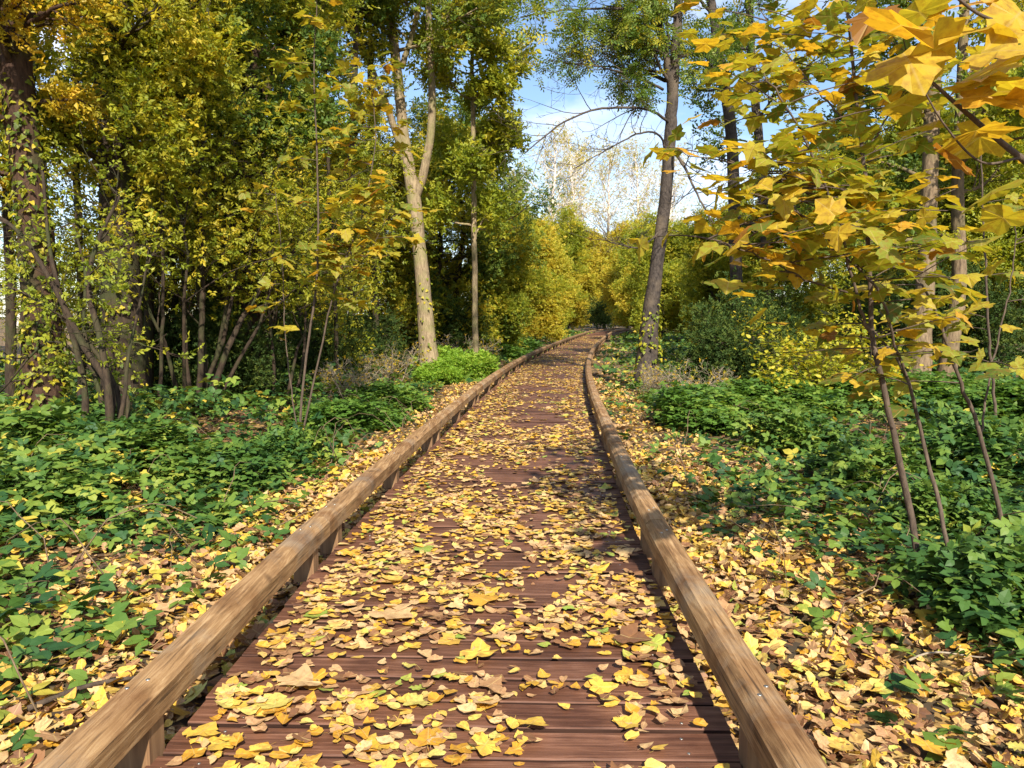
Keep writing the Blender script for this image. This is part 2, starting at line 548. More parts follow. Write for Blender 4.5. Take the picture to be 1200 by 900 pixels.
M['bramble'] = leaf_mat('bramble_leaf', [(0, (.012, .04, .014)), (.18, (.028, .08, .022)), (.45, (.065, .135, .022)), (.75, (.14, .21, .03)), (.92, (.28, .31, .045)), (1, (.52, .38, .05))], .3, .55, None, .28)
M['nettle'] = leaf_mat('nettle_leaf', [(0, (.04, .10, .018)), (.6, (.11, .21, .03)), (1, (.26, .32, .045))], .4, .5)
M['bright'] = leaf_mat('bright_leaf', [(0, (.12, .24, .02)), (.6, (.22, .36, .03)), (1, (.36, .42, .05))], .4, .5)
M['ivy'] = leaf_mat('ivy_leaf', [(0, (.014, .045, .02)), (.6, (.03, .085, .032)), (1, (.07, .14, .045))], .15, .35, None, .5)

# ------------------------------------------------------------------ the path and the ground
PY = np.array([-6, 0, 2, 4.5, 8.8, 15.6, 24.7, 36, 46, 60, 76, 95, 130.])
PXc = np.array([-.34, -.26, -.22, -.155, .08, .56, 1.47, 2.95, 4.4, 6.55, 9.4, 15.5, 36.])
_cs = np.gradient(PXc, PY)


def path_x(y):
    y = np.asarray(y, float)
    i = np.clip(np.searchsorted(PY, y) - 1, 0, len(PY) - 2)
    h = PY[i + 1] - PY[i]
    t = np.clip((y - PY[i]) / h, -1, 2)
    return ((2 * t ** 3 - 3 * t ** 2 + 1) * PXc[i] + (t ** 3 - 2 * t ** 2 + t) * h * _cs[i] + (-2 * t ** 3 + 3 * t ** 2) * PXc[i + 1] + (t ** 3 - t ** 2) * h * _cs[i + 1])


def path_dir(y):
    d = np.array([float(path_x(y + .05) - path_x(y - .05)), .1])
    return d / np.linalg.norm(d)


HALF = 1.02            # rail centre from path centre


def gz(x, y):
    d = np.abs(np.asarray(x) - path_x(y))
    w = smooth(1.2, 4.5, d)
    return -.17 + w * ((fbm(x * .35, np.asarray(y) * .35, 5) - .45) * .35) + smooth(8, 40, d) * .6


def axis_pts(lo, hi, near):
    a = list(np.arange(-near, near + .01, .5))
    v, s = near, .6
    while v < hi:
        v += s; s *= 1.12; a.append(v)
    v, s = -near, .6
    while v > lo:
        v -= s; s *= 1.12; a.insert(0, v)
    return np.array(a)


gx = axis_pts(-700, 700, 14)
gy = axis_pts(-200, 900, 24) + 14
GX, GY = np.meshgrid(gx, gy)
GZ = gz(GX, GY)
idx = np.arange(GX.size).reshape(GX.shape)
Qg = np.stack([idx[:-1, :-1], idx[:-1, 1:], idx[1:, 1:], idx[1:, :-1]], -1).reshape(-1, 4)
o = link('ground', make_mesh('ground', np.stack([GX.ravel(), GY.ravel(), GZ.ravel()], 1), [Qg], M['ground']))
tag(o, kind='structure')

# ------------------------------------------------------------------ boardwalk
bw = empty('boardwalk', (0, 0, 0))
tag(bw, 'dark brown plank boardwalk with chamfered timber edge rails curving through the wood', 'boardwalk')


def bevel_box(lx, ly, lz, b=.006, rng=None, wob=0.0):
    """box with chamfered long top edges running along x"""
    prof = [(-ly / 2, -lz), (ly / 2, -lz), (ly / 2, -b), (ly / 2 - b, 0), (-ly / 2 + b, 0), (-ly / 2, -b)]
    xs = np.linspace(-lx / 2, lx / 2, 4)
    V = []
    for x in xs:
        dz = rng.normal(0, wob) if rng is not None else 0
        dy = rng.normal(0, wob) if rng is not None else 0
        V += [(x, y + dy, z + dz) for y, z in prof]
    k = len(prof)
    Q = [[i * k + j, i * k + (j + 1) % k, (i + 1) * k + (j + 1) % k, (i + 1) * k + j] for i in range(3) for j in range(k)]
    T = []
    for base, rev in ((0, False), (3 * k, True)):
        for j in range(1, k - 1):
            t = [base, base + j + 1, base + j]
            T.append(t[::-1] if rev else t)
    return np.array(V), np.array(Q), np.array(T)


rp = np.random.default_rng(3)
PITCH_P = .186
plank_meshes = []
for k in range(10):
    mb = MB()
    mb.add(*bevel_box(1.94 + rp.uniform(-.01, .01), PITCH_P - rp.uniform(.014, .024), .045, .005, rp, .0018))
    me = mb.mesh('plank', M['plank'], False)
    me.materials.append(M['plank_side_shade'])
    for p in me.polygons:                       # sides get a darker wood colour, painting shade into the board gaps
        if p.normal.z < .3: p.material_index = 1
    plank_meshes.append(me)
_ds = MB()
_ds.tube([(0, 0, -.004), (0, 0, .001), (0, 0, .0016)], [.006, .006, .005], 7)
deck_screw = _ds.mesh('screw', M['screw'])
y = -1.2
ys = []
while y < 120:
    ys.append(y)
    y += PITCH_P * path_dir(y)[1]
far = MB()
for i, y in enumerate(ys):
    d = path_dir(y)
    c = float(path_x(y))
    ang = -math.atan2(d[0], d[1])
    if y < 26:
        o = link('plank', plank_meshes[rp.integers(0, 10)], bw, (c + rp.normal(0, .004), y, rp.normal(0, .0035)))
        o.rotation_euler = (rp.normal(0, .004), rp.normal(0, .0012), ang + rp.normal(0, .0025))
        if 1.8 < y < 7:
            for ux in (-.80, .80):
                for uy in (-.04, .045):
                    link('screw', deck_screw, o, (ux + rp.normal(0, .008), uy + rp.normal(0, .004), .0005))
    else:
        V, Q, T = bevel_box(1.94, PITCH_P - .02, .045, .012)
        ca, sa = math.cos(ang), math.sin(ang)
        W = np.stack([V[:, 0] * ca - V[:, 1] * sa + c, V[:, 0] * sa + V[:, 1] * ca + y, V[:, 2] + rp.normal(0, .002)], 1)
        far.add(W, Q, T)
o = link('far_planking', far.mesh('far_planking', M['plank'], False), bw)
tag(o, kind='stuff')
# bearers under the deck, seen at the edges
for off in (-.84, 0, .84):
    mb = MB()
    yy = np.arange(-1.2, 110, 1.0)
    pts = np.array([[path_x(v) + off, v, -.115] for v in yy])
    V, Q = [], []
    for i, p in enumerate(pts):
        V += [(p[0] - .05, p[1], -.18), (p[0] + .05, p[1], -.18), (p[0] + .05, p[1], -.048), (p[0] - .05, p[1], -.048)]
        if i: Q += [[4 * i - 4 + j, 4 * i - 4 + (j + 1) % 4, 4 * i + (j + 1) % 4, 4 * i + j] for j in range(4)]
    mb.add(V, Q)
    link('bearer', mb.mesh('bearer', M['block'], False), bw)

# rails: 4.25 m lengths with chamfered edges, on blocks
RZ0, RZ1, RW, CH = .122, .25, .070, .032
rail_prof = [(-RW + .012, RZ0), (RW - .012, RZ0), (RW, RZ0 + .012), (RW, RZ1 - CH), (RW - CH, RZ1), (-RW + CH, RZ1), (-RW, RZ1 - CH), (-RW, RZ0 + .012)]
bl = MB()
Vb = np.array([(x, y, z) for z in (-.05, RZ0 - .002) for x, y in ((-.058, -.05), (.058, -.05), (.058, .05), (-.058, .05))])
bl.add(Vb, [[0, 1, 5, 4], [1, 2, 6, 5], [2, 3, 7, 6], [3, 0, 4, 7], [4, 5, 6, 7], [3, 2, 1, 0]])
block_mesh = bl.mesh('support_block', M['block'], False)
sc_ = MB()
sc_.tube([(0, 0, -.004), (0, 0, .0015), (0, 0, .0022)], [.0075, .0075, .006], 8)
screw_mesh = sc_.mesh('screw', M['screw'])
SEG = 4.25
for side in (-1, 1):
    y0 = .28 - SEG
    first = True
    while y0 < 100:
        y1 = y0 + SEG
        a, b = y0 + .006, y1 - .006
        m = 9 if y0 < 60 else 5
        yy = np.linspace(a, b, m)
        mid = (a + b) / 2
        cx = float(path_x(mid)) + side * HALF
        org = np.array([cx, mid, 0])
        V, Q, T = [], [], []
        k = len(rail_prof)
        for i, v in enumerate(yy):
            d = path_dir(v)
            nrm = np.array([d[1], -d[0]])
            base = np.array([float(path_x(v)), v]) + nrm * side * HALF
            wv = rp.normal(0, .0015)
            for u, z in rail_prof:
                V.append((base[0] + nrm[0] * (u + wv) - cx, base[1] + nrm[1] * (u + wv) - mid, z + rp.normal(0, .001)))
            if i: Q += [[(i - 1) * k + j, (i - 1) * k + (j + 1) % k, i * k + (j + 1) % k, i * k + j] for j in range(k)]
        for base_i, rev in ((0, False), ((m - 1) * k, True)):
            for j in range(1, k - 1):
                t = [base_i, base_i + j + 1, base_i + j]
                T.append(t[::-1] if rev else t)
        mb = MB(); mb.add(V, Q, T)
        r = link('edge_rail', mb.mesh('edge_rail', M['rail'], False), bw, org)
        if y0 < 60:
            for v in (y0 + .26, mid, y1 - .26):
                d = path_dir(v); nrm = np.array([d[1], -d[0]])
                p = np.array([float(path_x(v)), v]) + nrm * side * HALF
                o = link('support_block', block_mesh, r, (p[0] - cx, p[1] - mid, 0))
                o.rotation_euler = (0, 0, -math.atan2(d[0], d[1]))
                if v < 14:
                    for q in (-.028, .03):
                        link('screw', screw_mesh, r, (p[0] - cx + q * .7, p[1] - mid + q, RZ1 + .001))
        y0 = y1

# ------------------------------------------------------------------ fallen leaves
rl = np.random.default_rng(21)


def curled(half, centre, seed, amount):
    r = np.random.default_rng(seed)
    amount *= r.choice([.45, .7, .7, 1.2])
    o = np.array(mirror(half), float)
    o[1:] += r.normal(0, .022, (len(o) - 1, 2))
    o[:, 0] *= r.uniform(.82, 1.1)
    o[:, 0] += r.normal(0, .10) * o[:, 1] ** 2
    if r.random() < .3:                         # a torn or nibbled edge
        o[r.integers(2, len(o) - 1)] *= r.uniform(.6, .8)
    V, T = fan(o, centre, r.uniform(-.15, .40) * amount, r.uniform(-.12, .28) * amount, .028 * amount, seed)
    a = r.uniform(-.5, .5) * amount
    V[:, 2] += a * V[:, 0] * (V[:, 1] - .4) + .25 * amount * r.uniform(-.6, 1) * np.maximum(0, V[:, 1] - .6)
    V[:, 2] -= V[:, 2].min()
    V[:, 1] -= .4
    return V, T


DEL = [curled(DEL_H, (0, .36), k, 1.0) for k in range(10)]
OVL = [curled(OV_H, (0, .45), 20 + k, 1.1) for k in range(6)]
MPL = [curled(MAP_H, (0, .28), 40 + k, 1.1) for k in range(5)]
OKL = [curled(OAK_H, (0, .5), 60 + k, 1.0) for k in range(3)]


def flat_orient(N, rng, tilt=.16):
    return orient(N, rng, 1.0, tilt)


def fallen(P, rng, scale=1.0, tilt=.16, power=1.0):
    """groups of leaf arrays for points P"""
    N = len(P)
    kind = rng.choice(4, N, p=[.66, .22, .09, .03])
    R = flat_orient(N, rng, tilt)
    rnd = rng.random(N) ** power
    out = []
    for kk, (fam, lo, hi) in enumerate(((DEL, .032, .074), (OVL, .030, .078), (MPL, .045, .11), (OKL, .055, .09))):
        which = rng.integers(0, len(fam), N)
        for j in range(len(fam)):
            s = (kind == kk) & (which == j)
            n = s.sum()
            if n: out.append((fam[j], P[s], R[s], rng.uniform(lo, hi, n) * scale, rnd[s]))
    return out


# on the deck
def deck_points(y0, y1, dens):
    n = int((y1 - y0) * 1.84 * dens)
    y = rl.uniform(y0, y1, n)
    u = rl.uniform(-.94, .94, n)
    clump = fbm(u * 2.3 + 7, y * 2.3, 31)
    edge = smooth(.15, .9, np.abs(u + .05))
    left = smooth(.2, -.8, u)
    p = smooth(.30, .66, clump + .22 * edge ** 1.5 + .08 * left - .03) * smooth(.95, .86, np.abs(u))
    keep = rl.random(n) < p
    y, u = y[keep], u[keep]
    return np.stack([path_x(y) + u, y, rl.uniform(.003, .022, len(y))], 1)


deck = np.vstack([deck_points(.3, 2.25, 360), deck_points(2.25, 6, 680), deck_points(6, 10, 460), deck_points(10, 18, 340), deck_points(18, 30, 210), deck_points(30, 60, 90)])
# a few near boards lie almost bare, as in the photograph
u = deck[:, 0] - path_x(deck[:, 1])
pb = np.zeros(len(deck))
for yc, hw, a, b, amt in ((3.12, .17, -.62, .62, .78), (2.88, .07, -.2, .75, .5), (2.62, .08, -.8, .1, .5), (3.62, .1, -.5, .3, .45)):
    wob = (fbm(u * 3 + 2, deck[:, 1] * 0 + yc, 8) - .5) * .22
    pb = np.maximum(pb, amt * smooth(hw + .09, hw - .05, np.abs(deck[:, 1] - yc + wob)) * smooth(a - .2, a + .1, u) * smooth(b + .2, b - .1, u))
deck = deck[rl.random(len(deck)) > pb]
deck = deck[np.argsort(deck[:, 1])]
vis = deck[:, 1] > 2.3
single = np.where(vis)[0][:285]
rest = np.setdiff1d(np.arange(len(deck)), single)
o = link('leaf_scatter', leaves_mesh('leaf_scatter', M['litter'], fallen(deck[rest], rl, 1.0, .11), False))
tag(o, 'thick scatter of yellow and tan fallen leaves covering the boardwalk planks', 'leaf litter', kind='stuff')

CL = [('dark brown', .03), ('tan', .22), ('pale buff', .36), ('golden yellow', .66), ('orange yellow', .82), ('lemon yellow', .93)]
FAM = [('heart-shaped', DEL, .034, .076, .66), ('narrow oval', OVL, .034, .08, .24), ('lobed maple', MPL, .05, .11, .10)]
lib = {}


def leaf_obj(name, fi, ci, vi, P, rng, size=None, label=None, rn=None):
    fam = FAM[fi]
    key = (fi, ci, vi)
    if key not in lib:
        V, T = fam[1][vi % len(fam[1])]
        r = CL[ci][1] + rng.uniform(-.02, .02) if rn is None else rn
        # a thin stalk so the leaf is more than a blade
        st = np.array([[-.012, -.40, .01], [.012, -.40, .01], [.03, -.75, .03], [.045, -.74, .03]])
        V2 = np.vstack([V, st]); k = len(V)
        T2 = np.vstack([T, [[k, k + 1, k + 2], [k + 1, k + 3, k + 2]]])
        lib[key] = make_mesh('fallen_leaf', V2, [T2], M['litter'], False, np.full(len(V2), r), V2)
    o = link(name, lib[key], None, P)
    s = size or rng.uniform(fam[2], fam[3])
    o.scale = (s, s, s)
    q = rng.normal(0, .09, 2)
    o.rotation_euler = (q[0], q[1], rng.uniform(0, 6.28))
    lab = label or f'{CL[ci][0]} {fam[0]} fallen leaf lying on the near boardwalk planks'
    tag(o, lab, 'leaf', 'fallen leaves on the boardwalk')
    return o


for i in single:
    fi = rl.choice(3, p=[f[4] for f in FAM])
    ci = rl.choice(6, p=[.07, .16, .16, .28, .22, .11])
    leaf_obj('fallen_leaf', fi, ci, int(rl.integers(0, 6)), deck[i], rl)
for k, (x, y, s, ci, lab) in enumerate(((355, 797, .17, 2, 'large pale buff maple leaf lying alone beside the left rail'),
                                        (462, 720, .19, 2, 'big cream maple leaf with upturned lobes on the boardwalk planks'),
                                        (563, 703, .15, 4, 'large golden orange leaf resting on the boardwalk planks'),
                                        (562, 762, .16, 3, 'large yellow maple leaf lying among small heart-shaped leaves'),
                                        (742, 748, .15, 0, 'big curled brown leaf standing up on the boardwalk near the right rail'))):
    p = px_ground(x, y, .025)
    leaf_obj('fallen_leaf', 2, ci, 10 + k, p, np.random.default_rng(70 + k), s, lab)


# on the ground beside the deck
def strip_density(x, y):
    d = np.abs(x - path_x(y))
    s = np.where(x > path_x(y), 1, -1)
    w = np.where(s > 0, 2.35 + .9 * smooth(5.5, 2.5, y), 2.25 + .35 * smooth(6, 3, y)) + (fbm(x * .9, y * .9, 77) - .5) * 1.3
    return smooth(0.05, -.55, d - w) * (d > 1.0)


def cover_mask(x, y):
    d = np.abs(x - path_x(y))
    s = np.where(x > path_x(y), 1, -1)
    w = np.where(s > 0, 1.95 + .75 * smooth(5.5, 3.2, y), 1.9 + .3 * smooth(6, 3, y)) + (fbm(x * .9, y * .9, 77) - .5) * 1.5
    return np.maximum(smooth(-.45, .5, d - w), .13 * (d > 1.25) + .6 * (d > 1.3) * smooth(.54, .68, fbm(x * 1.9, y * 1.9, 91))) * (.25 + .75 * smooth(.30, .52, fbm(x * 1.6, y * 1.6, 44)))


def area_points(n, x0, x1, y0, y1, fn):
    x, y = rl.uniform(x0, x1, n), rl.uniform(y0, y1, n)
    k = rl.random(n) < fn(x, y)
    x, y = x[k], y[k]
    return np.stack([x, y, gz(x, y)], 1)


lit = [area_points(15000, -4.2, -.9, 1.2, 9, lambda x, y: strip_density(x, y) * .8 + .13 * (np.abs(x - path_x(y)) > 1.0)),
       area_points(19000, .8, 4.6, 1.2, 9, lambda x, y: strip_density(x, y) * .8 + .13 * (np.abs(x - path_x(y)) > 1.0)),
       area_points(13000, -3.6, 3.9, 9, 20, lambda x, y: strip_density(x, y)),
       area_points(7000, -3, 9, 20, 45, lambda x, y: strip_density(x, y))]
under = np.vstack([area_points(9000, -5, -.9, 1.2, 9, lambda x, y: (np.abs(x - path_x(y)) > 1.08) * 1.0), area_points(11000, .8, 5.4, 1.2, 9, lambda x, y: (np.abs(x - path_x(y)) > 1.08) * 1.0),
                   area_points(9000, -5, 6, 9, 22, lambda x, y: (np.abs(x - path_x(y)) > 1.08) * 1.0)])
under[:, 2] += rl.uniform(.004, .03, len(under))
lit = np.vstack(lit)
lit[:, 2] += rl.uniform(.01, .06, len(lit))
o = link('ground_leaf_litter', leaves_mesh('ground_leaf_litter', M['litter'], fallen(lit, rl, 1.0, .42, .9) + fallen(under, rl, 1.05, .35, 4.5), False))
tag(o, 'deep golden leaf litter on the ground along both edge rails', 'leaf litter', kind='stuff')

# ------------------------------------------------------------------ ground cover


def cover_height(x, y):
    d = np.abs(x - path_x(y))
    left = x < path_x(y)
    h = np.where(left, .10 + .42 * smooth(2.0, 4.2, d), .08 + .26 * smooth(2.2, 4.5, d))
    return h * (.25 + 1.5 * fbm(x * .8, y * .8, 15) ** 1.3)


def cover(n, x0, x1, y0, y1, lo=.25):
    p = area_points(n, x0, x1, y0, y1, lambda x, y: cover_mask(x, y))
    h = cover_height(p[:, 0], p[:, 1])
    u = 1 - rl.random(len(p)) ** 1.6 * (1 - lo)
    p[:, 2] += h * u
    return p


gL = [cover(8500, -7, -1.7, 2.4, 8), cover(9000, -11, -1.6, 8, 18), cover(10000, -14, 3, 18, 40), cover(6000, -10, 14, 40, 80)]
gR = [cover(8500, 1.5, 7, 2.4, 8), cover(11000, 1.5, 12, 8, 18), cover(14000, 1.5, 18, 18, 40), cover(8000, 4, 30, 40, 80)]
for nm, gl, mats, lab in (('bramble_cover', gL, 'bramble', 'low tangle of green bramble leaves covering the ground left of the boardwalk'),
                          ('ivy_and_nettle_cover', gR, 'bramble', 'low green ivy and nettle leaves covering the ground right of the boardwalk')):
    grp = []
    for j, p in enumerate(gl):
        sc = (1.0, 1.15, 1.7, 2.6)[j]
        N = len(p)
        pick = rl.random(N)
        R = orient(N, rl, 1.0, .42)
        rn = np.clip(rl.beta(1.5, 1.7, N) * 1.05 + (fbm(p[:, 0] * 1.2, p[:, 1] * 1.2, 4) - .5) * .6, 0, 1)
        a = pick < (.75 if nm == 'bramble_cover' else .5)
        grp.append((TRI, p[a], R[a], rl.uniform(.10, .20, a.sum()) * sc, rn[a]))
        grp.append((IVYT, p[~a], R[~a], rl.uniform(.055, .10, (~a).sum()) * sc, rn[~a]))
    o = link(nm, leaves_mesh(nm, M[mats], grp))
    tag(o, lab, 'ground cover', kind='stuff')
# bramble canes running through the cover
mb = MB()
for k in range(120):
    sd = -1 if rl.random() < .6 else 1
    y = rl.uniform(2.6, 13)
    x = float(path_x(y)) + sd * rl.uniform(1.5, 5)
    a = rl.uniform(0, 6.28); Lc = rl.uniform(.4, 1.3); hh = rl.uniform(.08, .5)
    t = np.linspace(0, 1, 7)
    X, Yv = x + np.cos(a) * Lc * t + rl.normal(0, .02, 7), y + np.sin(a) * Lc * t + rl.normal(0, .02, 7)
    if np.min(np.abs(X - path_x(Yv))) < 1.15: continue
    Z = gz(X, Yv) + np.sin(t * np.pi * rl.uniform(.7, 1)) * hh
    mb.tube(np.stack([X, Yv, Z], 1), np.linspace(.005, .0022, 7), 4)
o = link('bramble_canes', mb.mesh('bramble_canes', M['cane']))
tag(o, 'thin bare brown bramble canes arching through the ground cover', 'canes', kind='stuff')
# individual dead sticks lying in the litter
for k, (x, y, a, Lc, r, lab) in enumerate(((120, 805, .75, .55, .013, 'thick brown dead stick lying in the leaf litter left of the rail'),
                                           (200, 770, 2.5, .5, .007, 'thin pale dead twig lying in the litter left of the rail'),
                                           (345, 745, 2.3, .3, .012, 'short dead stick leaning on the left rail'),
                                           (1110, 770, .2, .4, .006, 'thin dead twig lying in the litter beneath the maple sapling'))):
    p = px_ground(x, y, -.12)
    t = np.linspace(0, 1, 8)
    P = np.stack([np.cos(a) * Lc * (t - .5), np.sin(a) * Lc * (t - .5) + .03 * np.sin(t * 5), .012 * np.sin(t * 4) + .02], 1)
    mb = MB(); mb.tube(P, np.linspace(r, r * .5, 8), 6, .1, rl)
    st = link('dead_stick', mb.mesh('dead_stick', M['dead'] if r < .01 else M['twig']), None, (p[0], p[1], float(gz(p[0], p[1])) + .03))
    tag(st, lab, 'stick')


# ------------------------------------------------------------------ growth
def grow(tubes, anchors, rng, p, d, Lb, r, lvl, cfg):
    n = (7, 6, 5, 4)[min(lvl, 3)]
    wig, trop = cfg['wig'], cfg['trop'][min(lvl, len(cfg['trop']) - 1)]
    pts = [np.asarray(p, float)]
    d = norm(d)
    for i in range(n):
        d = norm(d + rng.normal(0, wig, 3) + np.array([0, 0, trop / n]))
        pts.append(pts[-1] + d * Lb / n)
    pts = np.array(pts)
    rad = np.linspace(r, max(r * .25, .0025), n + 1)
    tubes.append((pts, rad, lvl))
    if lvl + 1 < cfg['levels']:
        nc = cfg['n'][lvl]
        for j in range(nc):
            t = cfg.get('t0', .25) + (1 - cfg.get('t0', .25)) * (j + rng.random()) / nc
            f = t * n
            i = min(int(f), n - 1)
            q = pts[i] + (pts[i + 1] - pts[i]) * (f - i)
            ax = norm(pts[i + 1] - pts[i])
            e = rng.normal(0, 1, 3)
            e[2] *= cfg.get('flat', .7)
            e = norm(e - ax * (e @ ax))
            g = rng.uniform(*cfg['ang'])
            grow(tubes, anchors, rng, q, ax * math.cos(g) + e * math.sin(g), Lb * cfg['ratio'] * rng.uniform(.65, 1.2) * (1.15 - .5 * t),
                 max(r * .5 * (1 - .5 * t), .003), lvl + 1, cfg)
    if lvl >= cfg['leaf_lvl']:
        for t in np.linspace(.25, 1, cfg['anch']):
            f = t * n
            i = min(int(f), n - 1)
            anchors.append((pts[i] + (pts[i + 1] - pts[i]) * (f - i), pts[i + 1] - pts[i]))


def crown_mesh(name, anchors, rng, mat, size, per=3, jit=.12, kind='spray', shift=0.0, bias=.8, spread=.6, keep=1.0):
    A = np.array([a[0] for a in anchors]); D = np.array([a[1] for a in anchors])
    if keep < 1:
        k = rng.random(len(A)) < keep
        A, D = A[k], D[k]
    P = np.repeat(A, per, 0) + rng.normal(0, jit, (len(A) * per, 3))
    D = np.repeat(D, per, 0)
    N = len(P)
    R = orient(N, rng, bias, spread, D, .45)
    # light and dark leaves come in clumps of their own colour
    cl = vnoise(P[:, 0] * 1.1 + P[:, 2] * .9, P[:, 1] * 1.1 - P[:, 2] * .7, 9)
    rn = np.clip(rng.beta(2, 2, N) * .75 + cl * .45 - .1 + shift, 0, 1)
    S = rng.uniform(.7, 1.25, N) * size
    fam = {'spray': SPRAYS, 'pinn': [PINN], 'diamond': [DIAMOND], 'maple': [MAPT], 'ovate': [OVATE], 'ivy': [IVYT], 'tri': [TRI]}[kind]
    w = rng.integers(0, len(fam), N)
    return leaves_mesh(name, mat, [(fam[j], P[w == j], R[w == j], S[w == j], rn[w == j]) for j in range(len(fam))])


def tubes_mesh(name, tubes, mat, rng, sides=(7, 5, 4, 3), rough=.04):
    mb = MB()
    for P, R, lv in tubes:
        mb.tube(P, R, sides[min(lv, 3)], rough if lv == 0 else 0, rng, cap=lv < 2)
    return mb.mesh(name, mat)


CFG = dict(wig=.16, trop=[.25, .2, .1, 0], levels=3, n=[7, 6, 5], ratio=.5, ang=(.5, 1.1), leaf_lvl=1, anch=4)


def trunk_mesh(name, P, R, mat, rng, sides=18, n=44, flare=1.35, rough=.035):
    P = np.asarray(P, float)
    Q = spline(P, n)
    t = np.linspace(0, len(P) - 1, n)
    rr = np.interp(t, np.arange(len(P)), R)
    z = Q[:, 2] - Q[0, 2]
    rr = rr * (1 + (flare - 1) * np.exp(-np.maximum(z, 0) / .45))
    Q[1:-1] += rng.normal(0, .006, (n - 2, 3))
    mb = MB(); mb.tube(Q, rr, sides, rough, rng)
    return mb.mesh(name, mat), Q, rr


def climbing_ivy(name, Q, R, rng, zmax, n, mat, parent, off, size=(.05, .09), zmin=0.0):
    z = Q[:, 2] - Q[0, 2]
    ok = np.where((z < zmax) & (z >= zmin))[0]
    i = rng.choice(ok, n)
    a = rng.uniform(0, 6.28, n)
    out = np.stack([np.cos(a), np.sin(a), rng.normal(0, .15, n)], 1)
    P = Q[i] + out * (R[i] + rng.uniform(.005, .07, n))[:, None] + rng.normal(0, .05, (n, 3)) * np.array([.2, .2, 2.2])
    nn = norm(out + rng.normal(0, .35, (n, 3)) + np.array([0, 0, .4]))
    t = np.tile([0, 0, -1.0], (n, 1)) + rng.normal(0, .5, (n, 3))
    t = norm(t - nn * np.sum(t * nn, 1)[:, None])
    Rm = np.stack([np.cross(t, nn), t, nn], -1)
    me = leaves_mesh(name, mat, [(IVYT, P - off, Rm, rng.uniform(*size, n), rng.random(n))])
    return link(name, me, parent)


def tree_from_pixels(name, label, Y, pts, radii_px, bark, rng, limbs=(), leafmat=None, size=.3, cfg=None, nb=(0, 0), blen=2.0, crown_z=2.0, crown_kw=None,
                     group=None, ivy=None, lean=0.0, bare=0, twigmat=None, cat='tree', branch_up=.5, flare=1.35):
    """trunk and limbs follow pixel polylines at forward distance Y; pieces that continue above the frame are given too"""
    W = [px(x, y, Y + lean * i) for i, (x, y) in enumerate(pts)]
    rad = [r * (Y / FPX) for r in radii_px]
    W[0][2] = min(W[0][2], float(gz(W[0][0], W[0][1])) - .05)
    base = np.array([W[0][0], W[0][1], float(gz(W[0][0], W[0][1]))])
    t = empty(name, base)
    tag(t, label, cat, group)
    W = [w - base for w in W]
    me, Q, rr = trunk_mesh('trunk', W, rad, bark, rng, flare=flare)
    link('trunk', me, t)
    tubes, anchors = [], []
    axes = [(Q, rr)]
    c = dict(CFG); c.update(cfg or {})
    for Lp, r0, r1 in limbs:
        P = np.array([px(x, y, Y + dy) - base for x, y, dy in Lp])
        m, q, r_ = trunk_mesh('limb', P, np.linspace(r0, r1, len(P)) * Y / FPX, bark, rng, 10, 26, 1.0, .03)
        link('limb', m, t)
        axes.append((q, r_))
    for ai, (q, r_) in enumerate(axes):
        n = nb[0] if ai == 0 else nb[1]
        ok = np.where(q[:, 2] > crown_z)[0]
        if len(ok) < 2: continue
        for j in range(n):
            i = ok[int((j + rng.random()) / n * len(ok))]
            a = rng.uniform(0, 6.28)
            d = np.array([math.cos(a), math.sin(a), rng.uniform(-.1, branch_up + .4)])
            k = r_[i]
            grow(tubes, anchors, rng, q[i], d, blen * rng.uniform(.6, 1.25), min(k * .5, .05), 0, c)
    for q, r_ in axes[1:]:
        for j in range(bare):
            i = int(rng.integers(6, len(q) - 1))
            ax = norm(q[min(i + 1, len(q) - 1)] - q[i])
            d = norm(ax * .8 + rng.normal(0, .55, 3) * np.array([1, 1, .7]))
            grow(tubes, [], rng, q[i], d, rng.uniform(.5, 1.5), max(r_[i] * .5, .006), 0, dict(c, levels=3, n=[4, 3], leaf_lvl=9, wig=.12))
    if tubes:
        tag(link('branch_work', tubes_mesh('branch_work', tubes, twigmat or bark, rng), t), kind='stuff')
    if leafmat and anchors:
        link('crown', crown_mesh('crown', anchors, rng, leafmat, size, **(crown_kw or {})), t)
    if ivy:
        climbing_ivy('climbing_ivy', Q, rr, rng, ivy[0], ivy[1], ivy[2], t, 0.0)
    return t, Q, rr, base, anchors


R_ = np.random.default_rng
# --- trees standing left of the boardwalk
tree_from_pixels('ivy_clad_tree', 'red-brown trunk hung with ivy and yellowing leaves beside the elder stems', 10.0,
                 [(52, 520), (50, 420), (46, 330), (34, 210), (20, 90), (8, -40), (0, -260)], [24, 21, 19, 18, 17, 15, 9], M['bark_red'], R_(101),
                 leafmat=M['yellow'], size=.17, nb=(14, 0), blen=1.2, crown_z=3.3, crown_kw=dict(per=2, jit=.1, shift=-.08, keep=.45), ivy=(4.5, 1500, M['olive']))
tree_from_pixels('moss_green_tree', 'thick straight olive-brown trunk rising from the dark hedge', 11.5,
                 [(146, 510), (144, 430), (141, 300), (133, 120), (128, -40), (122, -300)], [26, 23, 21, 19, 17, 10], M['bark_dark'], R_(102),
                 leafmat=M['olive'], size=.165, nb=(18, 0), blen=1.7, crown_z=3.6, crown_kw=dict(per=3, jit=.14, shift=.12, keep=.42), ivy=(6, 700, M['olive']))
